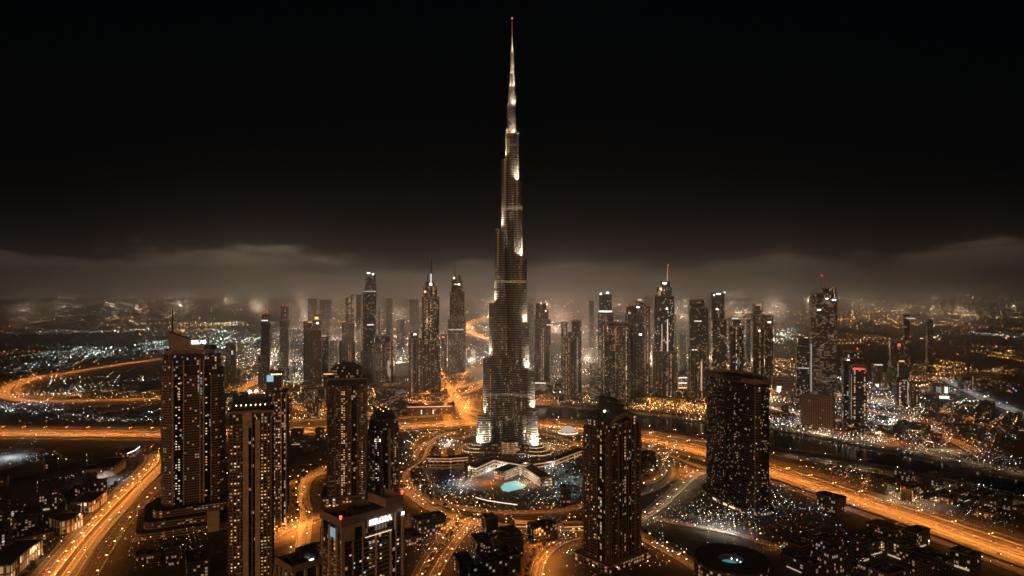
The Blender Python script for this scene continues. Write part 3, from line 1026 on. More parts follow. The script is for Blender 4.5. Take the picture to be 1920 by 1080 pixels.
def cut(poly, s0, s1):
    """the piece of a closed wall line between two distances along it"""
    per, n = [], len(poly)
    for i in range(n):
        a, b = poly[i], poly[(i + 1) % n]
        per.append(math.hypot(b[0] - a[0], b[1] - a[1]))
    tot = sum(per)
    s0, s1 = s0 % tot, s0 % tot + (s1 - s0)
    out, s = [], 0.0
    for k in range(2 * n):
        i = k % n
        a, b = poly[i], poly[(i + 1) % n]
        w = per[i]
        if w > 1e-6 and s + w > s0 and s < s1:
            for q in (max(s0, s), min(s1, s + w)):
                t = (q - s) / w
                p = (a[0] + (b[0] - a[0]) * t, a[1] + (b[1] - a[1]) * t)
                if not out or math.hypot(p[0] - out[-1][0], p[1] - out[-1][1]) > .01:
                    out.append(p)
        s += w
    return out


def floors(r, poly, z0, z1, fl, out=1.3, h=1.05, m_=STONE_D, name='balcony', most=90):
    """one ledge round the tower per storey, copied up the tower"""
    mb = MB().band(poly, out, 0, h, 0, True)
    first, n = None, min(most, int((z1 - z0) / fl))
    for k in range(n):
        if first is None:
            o = first = obj(name, mb, [m_], r)
        else:
            o = first.copy()
            COL.objects.link(o)
        o.location = (0, 0, z0 + k * fl)


def pier(r, x, y, w, d, z0, z1, m_=STONE, name='pilaster'):
    return obj(name, MB().box(x - w / 2, x + w / 2, y - d / 2, y + d / 2, z0, z1), [m_], r)


def lit_windows(r, spots, w=1.9, h=1.4):
    """single bright rooms; spots = (x, y, z, facing angle, material)"""
    cache = {}
    for x, y, z, a, m_ in spots:
        k = m_.name
        if k not in cache:
            mb = MB().box(-w / 2, w / 2, -.12, .04, -h / 2, h / 2)
            o = obj('window', mb, [m_], r)
            fr = MB()
            for q in ((-w / 2 - .2, -w / 2, -h / 2 - .2, h / 2 + .2), (w / 2, w / 2 + .2, -h / 2 - .2, h / 2 + .2), (-w / 2, w / 2, -h / 2 - .2, -h / 2), (-w / 2, w / 2, h / 2, h / 2 + .2)):
                fr.box(q[0], q[1], -.2, .04, q[2], q[3])
            obj('window_frame', fr, [DARK], o)
            cache[k] = o
        else:
            o = copy_tree(cache[k], r)
        o.location = (x, y, z)
        o.rotation_euler[2] = a


ROOMS = [emis('amber_room', (1, .46, .13), .8), emis('yellow_room', (1, .62, .28), 1.0), emis('white_room', (1, .84, .62), 1.0), emis('blue_white_room', (.75, .9, 1), .8)]


def rooms_on(r, x0, x1, y, z0, z1, n, fl, bay=3.4, a=0.0, seed=1, weights=(5, 4, 2, 1)):
    g = random.Random(seed)
    sp_ = set()
    while len(sp_) < n:
        sp_.add((g.randrange(int((x1 - x0) / bay)), g.randrange(int((z1 - z0) / fl))))
    lit_windows(r, [(x0 + (i + .5) * bay, y, z0 + k * fl + 2.0, a, g.choices(ROOMS, weights)[0]) for i, k in sorted(sp_)])


def beacon(r, x, y, z, s=.9):
    b = MB().tube((0, 0, 0), (0, 0, s), s * .35, s * .35, 6)
    b.dome(0, 0, s, s * .7, s * .7, s * .9, 8, 3)
    return obj('beacon', b, [LRED], r, (x, y, z))


def letters(r, text, x, y, z, size, m_, rz=0.0, name='sign_lettering', bold=.06):
    c = bpy.data.curves.new(name, 'FONT')
    c.body, c.size, c.extrude, c.align_x, c.align_y, c.offset = text, size, .25, 'CENTER', 'CENTER', bold
    c.materials.append(m_)
    o = add(name, c, r, (x, y, z))
    bpy.context.view_layer.update()
    me = bpy.data.meshes.new_from_object(o)
    bpy.data.objects.remove(o)
    me.name = name
    if not me.materials:
        me.materials.append(m_)
    o = add(name, me, r, (x, y, z))
    o.rotation_euler = (R(90), 0, rz)
    return o


def strip(r, x0, x1, y, z0, z1, m_=None, d=1.7):
    """a smooth glass strip standing in front of the storey ledges"""
    return obj('glass_strip', MB().box(x0, x1, y - d, y + .2, z0, z1), [m_ or STRIPG, ROOF], r)


def roof_plant(r, x, y, z, s, seed, n=6, name='roof_plant'):
    """tanks, fans and lift houses on a roof"""
    g = random.Random(seed)
    mb = MB()
    for _ in range(n):
        a, b, c = g.uniform(.08, .22) * s, g.uniform(.08, .2) * s, g.uniform(1.6, 5)
        px, py = x + g.uniform(-.36, .36) * s, y + g.uniform(-.3, .3) * s
        mb.box(px - a, px + a, py - b, py + b, z, z + c)
    for _ in range(n // 2):
        px, py = x + g.uniform(-.4, .4) * s, y + g.uniform(-.3, .3) * s
        mb.tube((px, py, z), (px, py, z + g.uniform(4, 9)), .2, .12, 5)
    return obj(name, mb, [ROOF], r)


FA = facade('dark_residential_wall', 3.4, 3.1, .085, (.105, .075, .055), cool=.22, st=4.2, stripe=.26, colp=.05)
FB = facade('amber_residential_wall', 3.4, 3.0, .17, (.13, .09, .06), cool=.04, st=3.0, stripe=.3, colp=.10)
FD = facade('gridded_residential_wall', 3.3, 2.9, .26, (.15, .105, .07), cool=.03, st=2.4, stripe=.34, pil=.2, colp=.12, hcut=(0, 200, .45))
FG = facade('brown_residential_wall', 3.4, 3.1, .12, (.085, .06, .045), cool=.03, st=2.4, stripe=.3, colp=.08)
FH = facade('dark_glass_wall', 3.6, 2.2, .10, (.018, .02, .024), (.008, .011, .015), cool=.0, st=3.2, stripe=.34, pil=.14, colp=.0, rough=.12, spread=1.3)
STRIPG = facade('dark_strip_glass', 3.4, 2.8, .06, (.012, .012, .013), (.008, .009, .011), cool=.2, st=3.0, stripe=.15, pil=.06, colp=.02, rough=.14)
FP = facade('podium_wall', 4.2, 4.5, .30, (.10, .075, .055), cool=.15, st=2.6, stripe=.3)


# ------------------------------------------------------------------ the wedge roofed tower, lower left
def tower_wedge():
    rot = 27
    cx, cyy, W, D = fit(304, 423, 990, rot, 44)
    r = root('residential_tower', (cx, cyy, 0), R(rot), 'dark apartment tower with slanted wedge roof, mast and small white sign', 'tower')
    z = lambda y: Y2Z(y, cyy - D * .4)
    H1, H2, H3 = z(694), z(668), z(662)
    poly = front_rr(W, D, 13)
    Wf = W - 26
    obj('tower_shaft', MB().prism(poly, 0, H1), [FA, ROOF], r)
    p2 = [(p[0] * .93 - 1.5, p[1] * .93) for p in poly]
    obj('upper_storeys', MB().prism(p2, H1, H2, u0=7), [FA, ROOF], r)
    p3 = [(p[0] * .78 - 5, p[1] * .8) for p in poly]
    obj('top_storeys', MB().prism(p3, H2, H3 + 3, u0=3), [FA, ROOF], r)
    floors(r, poly, 30, H1 - 2, 3.4, 1.5, .95, mat('balcony_front', (.40, .28, .19), .75))
    for f0, f1 in ((.03, .23), (.61, .645), (.74, .89)):
        strip(r, -W / 2 + 13 + Wf * f0, -W / 2 + 13 + Wf * f1, -D / 2, 27, H1 - 4, d=1.9)
        strip(r, -W / 2 + 13 + Wf * f0, -W / 2 + 13 + Wf * f1, D / 2 + 1.7, 27, H1 - 4, d=1.9)
    obj('cornice', MB().band(p2, 1.2, H1 + 6, H1 + 7.3, 0, True), [STONE_D], r)
    obj('parapet', MB().band(p3, .9, H3 - .5, H3 + 4.2, 0, True), [STONE_D], r)
    for f in (.24, .63, .72, -.02):
        pier(r, -W / 2 + 13 + Wf * f, -D / 2 - 1.2, 1.6, 2.6, 27, H2 - 4)
    pier(r, -W / 2 + 13 + Wf * .90, -D / 2 - 1.2, 1.1, 2.4, 27, H1 - 6)
    # the wedge: a slanted roof wall, high at its left end
    xa, xb = -W * .40, W * .16
    wp = [(xa, -D * .30), (xb, -D * .30), (xb, D * .05), (xa, D * .05)]
    zt = [z(621), z(649), z(649), z(621)]
    obj('wedge_roof', MB().prism(wp, H3 + 3, 0, 0, 0, ztop=zt), [mat('wedge_stone', (.46, .33, .23), .8)], r)
    rim = MB()
    for i, j in ((0, 1), (1, 2), (2, 3), (3, 0)):
        rim.tube((*wp[i], zt[i] + .2), (*wp[j], zt[j] + .2), .5, .5, 5)
    obj('roof_rim', rim, [DARK], r)
    letters(r, 'BELAS', W * .07, -D * .30 - .4, z(642.5), 6.6, LSIGN, 0, bold=.16)
    obj('mast', MB().tube((W * -.34, -D * .1, z(628)), (W * -.34, -D * .1, z(579)), 1.1, .5, 6), [DARK], r)
    obj('roof_drum', MB().prism(ngon(9, 8, 16, W * .27, 0), H3 + 3, z(650), top=ngon(6.5, 6, 16, W * .27, 0)), [DARK, ROOF], r)
    roof_plant(r, W * .1, D * .2, H3 + 3, 40, 3)
    rooms_on(r, -W / 2 + 13 + Wf * .03, -W / 2 + 13 + Wf * .22, -D / 2 - 1.95, 40, H1 - 6, 40, 3.4, seed=4, weights=(3, 4, 4, 2))
    rooms_on(r, -W / 2 + 13 + Wf * .75, -W / 2 + 13 + Wf * .88, -D / 2 - 1.95, 40, H1 - 6, 16, 3.4, seed=5, weights=(3, 4, 3, 2))
    lit_windows(r, [(W * .07 + i * 2.6, -D / 2 - .3, H1 - 4 - k * 3.4, 0, ROOMS[3 if (i + k) % 3 else 2]) for i in range(2) for k in range(9) if (i * 7 + k * 5) % 4], 2.2, 1.9)
    # terraced base
    pb = root('podium_block', (cx, cyy, 0), R(rot), 'terraced brown car park base with lit balcony decks under the wedge roofed tower', 'podium')
    zz = [0, 9, 18, 27]
    for k, (w2, d2) in enumerate(((W + 58, D + 70), (W + 40, D + 46), (W + 20, D + 22))):
        pl = front_rr(w2, d2, 10, 3)
        obj('terrace_storey', MB().prism([(p[0], p[1] - 6) for p in pl], zz[k], zz[k + 1]), [FP, ROOF], pb)
        for q in range(3):
            obj('deck_edge', MB().band([(p[0], p[1] - 6) for p in pl], .8, zz[k] + q * 3 + .6, zz[k] + q * 3 + 1.9, 0, True), [STONE_D], pb)
    obj('entrance_wall', MB().box(W * .18, W * .36, -D / 2 - 44, -D / 2 - 30, 0, 26), [STONE], pb)
    return r


tower_wedge()


# ------------------------------------------------------------------ four warm towers left of the centre
def stepped_crown(r, W, D, z0, z1, seed, lights=True, spikes=5):
    g = random.Random(seed)
    h = z1 - z0
    obj('crown', MB().prism(rect(W * .86, D * .86), z0, z0 + h * .4, u0=2).prism(rect(W * .62, D * .66), z0 + h * .4, z0 + h * .72), [DARK, ROOF], r)
    for k in range(spikes * 2):
        x, y = g.uniform(-.42, .42) * W, g.uniform(-.4, .3) * D
        a = g.uniform(.8, 2.4)
        obj('roof_fin', MB().box(x - a, x + a, y - a, y + a, z0 + h * .38, z0 + h * g.uniform(.55, 1.0)), [DARK], r)
    if lights:
        for k in range(7):
            x = (k - 3) / 7 * W * .8
            obj('crown_light', MB().box(x - .5, x + .5, -D * .43 - .5, -D * .43, z0 + h * .3, z0 + h * .3 + 1.3), [LWARM], r)


def tower_pilaster():
    rot = 17
    cx, cyy, W, D = fit(430, 512, 1112, rot, 36)
    z = lambda y: Y2Z(y, cyy - D / 2)
    r = root('residential_tower', (cx, cyy, 0), R(rot), 'apartment tower with two wide brown stone piers and a dark stepped crown', 'tower')
    H = z(772)
    poly = rect(W, D)
    obj('tower_shaft', MB().prism(poly, 0, H), [FB, ROOF], r)
    X = lambda px: -W / 2 + (px - 430) / 82 * W
    pier(r, X(462), -D / 2 - 1.3, 5.2, 3.2, 0, H - 9)
    pier(r, X(485), -D / 2 - 1.3, 4.8, 3.2, 0, H - 9)
    for px in (437, 445, 451, 474, 496, 504, 511):
        pier(r, X(px), -D / 2 - 1.0, 1.1, 2.0, 0, H - (14 if px < 452 else 4), STONE_D)
    strip(r, X(466.5), X(481.5), -D / 2, 4, H - 3)
    strip(r, X(456), X(459), -D / 2, 4, H - 3)
    floors(r, poly, 6, H - 8, 3.4, 1.4, .95, STONE_D)
    obj('stone_panel', MB().box(X(456), X(473), -D / 2 - 2.2, -D / 2 - .5, H - 16, H - 1), [STONE], r)
    obj('cornice', MB().band(poly, 1.4, H - 1.2, H + 1.0, 0, True), [STONE_D], r)
    stepped_crown(r, W, D, H + .2, z(738), 8)
    for px in (467, 480):
        obj('crown_sign', MB().box(X(px) - 1.6, X(px) + 1.6, -3, -2.4, z(739), z(736)), [LWHITE], r)
    rooms_on(r, X(432), X(455), -D / 2 - .1, 20, H - 10, 40, 3.4, 3.0, seed=21, weights=(6, 3, 1, 0))
    rooms_on(r, X(490), X(511), -D / 2 - .1, 10, H - 10, 44, 3.4, 3.0, seed=22, weights=(6, 3, 1, 0))


tower_pilaster()


def tower_screen():
    rot = 14
    cx, cyy, W, D = fit(498, 541, 992, rot, 34)
    z = lambda y: Y2Z(y, cyy - D / 2)
    r = root('residential_tower', (cx, cyy, 0), R(rot), 'narrow apartment tower with a pale blue roof screen, behind the tower of brown stone piers', 'tower')
    H = z(736)
    obj('tower_shaft', MB().prism(rect(W, D), 0, H), [FB, ROOF], r)
    obj('upper_storeys', MB().prism(rect(W * .72, D * .8, -W * .13), H, z(708), u0=5), [FB, ROOF], r)
    floors(r, rect(W, D), 20, H - 4, 3.4, 1.2, .9, STONE_D)
    strip(r, -W * .45, -W * .2, -D / 2, 4, H - 2)
    strip(r, W * .27, W * .45, -D / 2, 4, H - 2)
    for f in (-.47, -.14, .26, .47):
        pier(r, W * f, -D / 2 - .7, 1.2, 1.8, 0, H - 2)
    stepped_crown(r, W * .7, D * .8, z(708), z(694), 12, True, 4)
    obj('roof_screen', MB().box(-W * .46, -W * .14, -D * .42, -D * .40, z(716), z(704)), [emis('pale_blue_screen', (.40, .70, .92), .8)], r)
    beacon(r, -W * .1, 0, z(694), .8)
    rooms_on(r, -W * .4, W * .42, -D / 2 - .1, 30, H - 6, 46, 3.4, 3.0, seed=31, weights=(5, 4, 2, 0))


tower_screen()


def tower_grid():
    rot = 13
    cx, cyy, W, D = fit(614, 687, 950, rot, 42)
    z = lambda y: Y2Z(y, cyy - D / 2)
    r = root('residential_tower', (cx, cyy, 0), R(rot), 'tall square apartment tower dotted with amber rooms under a flat dark crown', 'tower')
    H = z(722)
    obj('tower_shaft', MB().prism(rect(W, D), 0, H), [FD, ROOF], r)
    obj('dark_storeys', MB().prism(rect(W * .985, D * .985), H, z(711)), [DARK, ROOF], r)
    obj('cornice', MB().band(rect(W * .985, D * .985), 1.1, z(711) - .6, z(711) + 1.2, 0, True), [STONE_D], r)
    obj('crown', MB().prism(rect(W * .74, D * .7), z(711), z(692)).band(rect(W * .74, D * .7), 1.4, z(694), z(692), 1, True).prism(rect(W * .66, D * .62), z(692), z(687)), [facade('crown_wall', 4, 3, .3, (.03, .027, .025), cool=.5, st=1.5), DARK], r)
    roof_plant(r, 0, 0, z(687), W * .5, 14)
    for f in (-.485, -.30, -.17, .02, .10, .26, .36, .485):
        pier(r, W * f, -D / 2 - .7, 1.25, 1.8, 0, H - 1, STONE_D)
    for f in (-.35, 0, .35):
        obj('pilaster', MB().box(W / 2 + .05, W / 2 + 1.4, D * f - .6, D * f + .6, 0, H - 1), [STONE_D], r)
    floors(r, rect(W, D), 8, H - 4, 3.3, 1.2, .8, mat('amber_balcony', (.22, .145, .09), .8))
    strip(r, -W * .155, -W * .0, -D / 2, 14, H - 1, FD)
    strip(r, W * .11, W * .25, -D / 2, 14, H - 1)
    rooms_on(r, -W * .155, -W * .0, -D / 2 - 1.75, 8, H - 6, 60, 3.3, 2.9, seed=41, weights=(7, 3, 1, 0))
    rooms_on(r, W * .03, W * .26, -D / 2 - .1, 8, H * .5, 36, 3.3, 2.9, seed=42, weights=(7, 2, 0, 0))
    obj('podium', MB().prism(rect(W * 1.25, D * 1.3), 0, 14).band(rect(W * 1.25, D * 1.3), .8, 13, 14.6, 1, True), [FP, STONE_D], r)


tower_grid()


def tower_dome():
    rot = 10
    cx, cyy, W, D = fit(690, 748, 928, rot, 40)
    z = lambda y: Y2Z(y, cyy - D / 2)
    r = root('residential_tower', (cx, cyy, 0), R(rot), 'shorter apartment tower with a rounded dark crown full of rooftop masts', 'tower')
    H = z(806)
    obj('tower_shaft', MB().prism(rect(W, D), 0, H), [FB, ROOF], r)
    obj('upper_storeys', MB().prism(rect(W, D), H, z(788), top=rect(W * .9, D * .9)), [FG, ROOF], r)
    obj('crown', MB().dome(0, 0, z(788), W * .42, D * .42, z(768) - z(788), 20, 5), [DARK], r)
    mb = MB()
    g = random.Random(3)
    for k in range(14):
        x, y = g.uniform(-.35, .3) * W, g.uniform(-.3, .3) * D
        mb.tube((x, y, z(785)), (x, y, z(g.uniform(752, 768))), .35, .15, 5)
    obj('mast', mb, [DARK], r)
    for k in range(5):
        obj('crown_light', MB().box(-W * .2 + k * 4, -W * .2 + k * 4 + 1.2, -D * .28, -D * .27, z(766) - (k % 3) * 3, z(766) + 1 - (k % 3) * 3), [LWARM], r)
    pier(r, -W * .06, -D / 2 - 1.4, 3.6, 3.0, 0, H - 3)
    pier(r, W * .20, -D / 2 - 1.4, 3.6, 3.0, 0, H + 2)
    strip(r, W * .0, W * .13, -D / 2, 4, H - 6)
    for f in (-.48, -.3, .33, .48):
        pier(r, W * f, -D / 2 - .6, 1.1, 1.5, 0, H - 3, STONE_D)
    strip(r, -W * .27, -W * .12, -D / 2, 4, H - 3)
    strip(r, W * .26, W * .31, -D / 2, 4, H - 3)
    floors(r, rect(W, D), 10, H - 4, 3.4, 1.2, .9, STONE_D)
    obj('white_sign', MB().box(-W * .28, -W * .1, -D / 2 - .9, -D / 2 - .5, z(828), z(823)), [LWHITE], r)
    rooms_on(r, -W * .27, -W * .12, -D / 2 - 1.75, 20, H - 6, 18, 3.4, 3.0, seed=51)
    rooms_on(r, W * .3, W * .47, -D / 2 - .1, 10, H - 6, 18, 3.4, 2.6, seed=52, weights=(6, 3, 0, 0))


tower_dome()


# ------------------------------------------------------------------ the tower with the lettered parapet, bottom
def tower_lettered():
    rot = 45
    W, D, H = 58.0, 31.0, 131.0
    OBST.append((-125, 570, 60))
    a = R(rot)
    cx, cyy = -131 + math.cos(a) * W / 2 - math.sin(a) * D / 2, 522 + math.sin(a) * W / 2 + math.cos(a) * D / 2
    r = root('residential_tower', (cx, cyy, 0), a, 'near apartment tower with white lettering on its stone parapet and red corner beacons', 'tower')
    obj('tower_shaft', MB().prism(rect(W, D), 0, H - 12), [FA, ROOF], r)
    ft = -D / 2
    X = lambda f: -W / 2 + f * W
    obj('parapet', MB().box(X(.0), X(1), ft - .6, ft + 1.2, H - 5, H + 1).box(X(.985), X(1), ft + 1.2, D / 2, H - 5, H + 1).box(X(0), X(.02), ft + 1.2, D / 2, H - 5, H + 1).box(X(0), X(1), D / 2 - 1, D / 2 + .4, H - 5.2, H + .8), [STONE_D], r)
    obj('roof_deck', MB().prism(rect(W - 3, D - 3), H - 12, H - 4), [DARK, ROOF], r)
    obj('raised_parapet', MB().box(X(.70), X(1.0), ft - .8, ft + 1.4, H + 1.02, H + 8).box(X(.70), X(.72), ft + 1.4, D * .3, H + 1.02, H + 8).box(X(.98), X(1.0), ft + 1.4, D * .3, H + 1.02, H + 8), [STONE_D], r)
    obj('sign_band', MB().box(X(.40), X(.83), ft - .5, ft + .4, H - 11, H - 5.1), [STONE], r)
    letters(r, 'KELORA', X(.615), ft - .9, H - 8.0, 5.6, LSIGN, 0, bold=.13)
    obj('stone_panel', MB().box(X(0), X(.36), ft - 1.2, ft + .2, H - 17, H - 5.1), [STONE], r)
    obj('dark_opening', MB().box(X(.20), X(.31), ft - 1.35, ft - 1.15, H - 17, H - 8), [DARK], r)
    obj('window_strip', MB().box(X(.37), X(.84), ft - .3, ft + .3, H - 18, H - 11.2), [facade('gym_glass', 6, 3, .5, (.02, .02, .02), cool=.3, st=.8)], r)
    obj('light_strip', MB().box(X(.37), X(.80), ft - .9, ft - .4, H - 18.6, H - 18.1), [LWARM2], r)
    for f, w in ((.02, 2.6), (.17, 1.1), (.32, 1.2), (.54, .9), (.78, .9), (.86, 1.0), (.98, 1.6)):
        pier(r, X(f), ft - .9, w, 2.2, 0, H - (18.7 if .35 < f < .84 else 17.2 if f < .35 else 5.3), STONE)
    strip(r, X(.04), X(.30), ft, 4, H - 17.3, FA)
    strip(r, X(.80), X(.85), ft, 4, H - 18.9)
    floors(r, rect(W, D), 20, H - 22, 3.5, 1.5, .9, mat('balcony_front', (.40, .28, .19), .75))
    for q in (-.35, 0, .35):
        obj('pilaster', MB().box(-W / 2 - 1.3, -W / 2 - .05, D * q - 1.0, D * q + 1.0, 0, H - 6), [STONE], r)
    obj('blue_lounge', MB().box(-W / 2 - .8, -W / 2 - .1, -D * .3, -D * .05, H - 15, H - 8), [emis('blue_lounge_light', (.40, .72, .9), .45)], r)
    obj('white_sign', MB().box(X(.95), X(.99), ft - 2.6, ft - 2.2, H - 8, H - 5.6), [LWHITE], r)
    beacon(r, X(.0), ft, H + 1, 1.6)
    beacon(r, X(1.0), ft + 1, H + 8, 1.6)
    roof_plant(r, -4, 1, H - 4, 34, 9)
    obj('mast', MB().tube((X(.25), 0, H - 4), (X(.25), 0, H + 9), .25, .1, 5), [METAL], r)
    rooms_on(r, X(.34), X(.77), ft - .1, 24, H - 22, 34, 3.5, 3.0, seed=61, weights=(4, 4, 4, 1))
    rooms_on(r, X(.05), X(.31), ft - 1.75, 24, H - 20, 20, 3.5, 3.0, seed=62, weights=(3, 3, 3, 1))
    rooms_on(r, X(.79), X(.97), ft - .1, 24, H - 20, 20, 3.5, 2.8, seed=63, weights=(3, 3, 3, 2))
    # the lower neighbour
    W, D, H = 42.0, 26.0, 93.0
    cx, cyy = -168 + math.cos(a) * W / 2 - math.sin(a) * D / 2, 522 + math.sin(a) * W / 2 + math.cos(a) * D / 2
    r = root('residential_tower', (cx, cyy, 0), a, 'low brown tower with a sunken dark roof, left of the lettered tower', 'tower')
    obj('tower_shaft', MB().prism(rect(W, D), 0, H), [FG, ROOF], r)
    ft = -D / 2
    obj('parapet', MB().band(rect(W - 1, D - 1), 1.2, H - 2, H + 3, 0, True), [STONE_D], r)
    obj('roof_house', MB().prism(rect(W * .5, D * .5, 3, 2), H + .1, H + 8), [DARK, ROOF], r)
    for f in (-.48, -.25, .0, .25, .48):
        pier(r, W * f, ft - .8, 1.8, 1.9, 0, H - 2.2, STONE)
        if abs(f) < .3:
            obj('pilaster', MB().box(-W / 2 - 1.2, -W / 2 - .05, D * f - .9, D * f + .9, 0, H - 2.2), [STONE], r)
    roof_plant(r, 0, -3, H + .1, 28, 17)
    obj('roof_light', MB().box(-4, 3, ft * .6, ft * .6 + .4, H + 1, H + 2), [LWHITE], r)
    rooms_on(r, -W * .45, W * .45, ft - .1, 20, H - 6, 20, 3.4, 3.0, seed=71)


tower_lettered()


# ------------------------------------------------------------------ the gabled tower, right of centre
def tower_gable():
    a = R(40)
    W, D = 54.0, 36.5
    OBST.append((115, 785, 55))
    cx, cyy = 105 + math.cos(a) * W / 2 - math.sin(a) * D / 2, 748 + math.sin(a) * W / 2 + math.cos(a) * D / 2
    r = root('residential_tower', (cx, cyy, 0), a, 'dark brown balconied tower with slanted gable roofs, alone right of the lit plaza', 'tower')
    z = lambda y: Y2Z(y, 765)
    H = z(800)
    obj('tower_shaft', MB().prism(rect(W, D), 0, H), [FG, ROOF], r)
    ft = -D / 2
    floors(r, rect(W, D), 8, H - 4, 3.4, 1.5, .85, mat('brown_balcony', (.17, .12, .09), .8))
    for f0, f1 in ((-.19, -.11), (-.09, .02), (.04, .09), (.11, .19)):
        strip(r, W * f0, W * f1, ft, 4, H - 1, FG if f0 in (-.09,) else None)
    obj('glass_strip', MB().box(-W / 2 - 1.9, -W / 2 + .1, -D * .44, -D * .12, 4, H - 2), [STRIPG, ROOF], r)
    for f in (-.485, -.42, -.20, -.10, .03, .10, .20, .34, .485):
        pier(r, W * f, ft - 1.2, 1.1, 2.4, 0, H + (6 if -.3 < f < .3 else -2), mat('dusky_stone', (.14, .10, .08), .8))
    for f in (-.45, -.1, .2, .45):
        obj('pilaster', MB().box(-W / 2 - 1.9, -W / 2 - .05, D * f - .6, D * f + .6, 0, H - 2), [mat('dusky_stone', (.14, .10, .08), .8)], r)
    # left, lower roof that falls to the left; then two slanted slabs
    obj('upper_storeys', MB().prism([(-W * .42, ft * .94), (W * .42, ft * .94), (W * .42, -ft * .9), (-W * .42, -ft * .9)], H, 0, ztop=[z(790), z(783), z(770), z(776)]), [FG, ROOF], r)
    gb = MB().prism([(-W * .24, ft * .96), (W * .06, ft * .96), (W * .06, -ft * .4), (-W * .24, -ft * .4)], z(792), 0, ztop=[z(779), z(774), z(752), z(756)])
    obj('gable', gb, [DARK, ROOF], r)
    fb = MB()
    for p, q in (((-W * .44, ft - .6, z(791)), (-W * .24, ft - .6, z(781))), ((-W * .24, ft - .6, z(781)), (W * .06, ft - .6, z(775))), ((W * .06, ft - .6, z(775)), (W * .26, ft - .6, z(784)))):
        v = Vector(q) - Vector(p)
        fb.begin()
        for o_ in (0, 1):
            pass
        fb.face([(p[0], p[1] - .6, p[2] - 3), (q[0], q[1] - .6, q[2] - 3), (q[0], q[1] - .6, q[2] + 1), (p[0], p[1] - .6, p[2] + 1)])
        fb.face([(p[0], p[1] - .6, p[2] + 1), (q[0], q[1] - .6, q[2] + 1), (q[0], q[1] + 1.2, q[2] + 1), (p[0], p[1] + 1.2, p[2] + 1)])
        fb.face([(q[0], q[1] + 1.2, q[2] - 3), (p[0], p[1] + 1.2, p[2] - 3), (p[0], p[1] + 1.2, p[2] + 1), (q[0], q[1] + 1.2, q[2] + 1)])
    obj('gable_fascia', fb, [mat('fascia_stone', (.30, .2, .14), .75)], r)
    obj('slanted_roof', MB().prism([(W * -.05, -ft * .1), (W * .44, -ft * .1), (W * .44, -ft * .95), (W * -.05, -ft * .95)], z(775), 0, ztop=[z(757), z(766), z(757), z(747)]), [FG, ROOF], r)
    obj('roof_edge', MB().tube((W * -.05, -ft * .08, z(757) + .4), (W * .44, -ft * .08, z(766) + .4), .55, .55, 5), [STONE_D], r)
    roof_plant(r, -W * .3, 2, z(781), 20, 5)
    obj('roof_light', MB().box(-W * .36, -W * .30, ft * .3, ft * .3 + .5, z(772), z(769)), [LWHITE], r)
    for xx in (-.26, .40):
        obj('mast', MB().tube((W * xx, 4, z(768)), (W * xx, 4, z(725)), .3, .12, 5), [DARK], r)
    g = random.Random(6)
    rooms_on(r, -W * .47, W * .47, ft - .1, 10, H - 6, 46, 3.4, 3.0, seed=81, weights=(6, 3, 1, 0))
    lit_windows(r, [(-W / 2 - .1, g.uniform(-.45, .45) * D, 8 + g.randrange(44) * 3.4 + 2, -R(90), ROOMS[g.choice((0, 0, 1))]) for _ in range(30)])
    obj('podium', MB().prism(rect(W * 1.3, D * 1.5), 0, 8).band(rect(W * 1.3, D * 1.5), .8, 7.4, 9, 1, True), [FP, STONE_D], r)


tower_gable()


# ------------------------------------------------------------------ the curved glass tower on the right
def lens(A, B, sag_f, sag_b, n=18):
    """plan between two curved fronts through A and B (front bulges to the right-hand side of A->B)"""
    A, B = Vector(A), Vector(B)
    d = B - A
    nrm = Vector((d.y, -d.x)).normalized()
    fr = [A + d * (k / n) + nrm * sag_f * math.sin(math.pi * k / n) ** .85 for k in range(n + 1)]
    bk = [A + d * (k / n) - nrm * sag_b * math.sin(math.pi * k / n) ** .85 for k in range(n, -1, -1)]
    return fr, bk


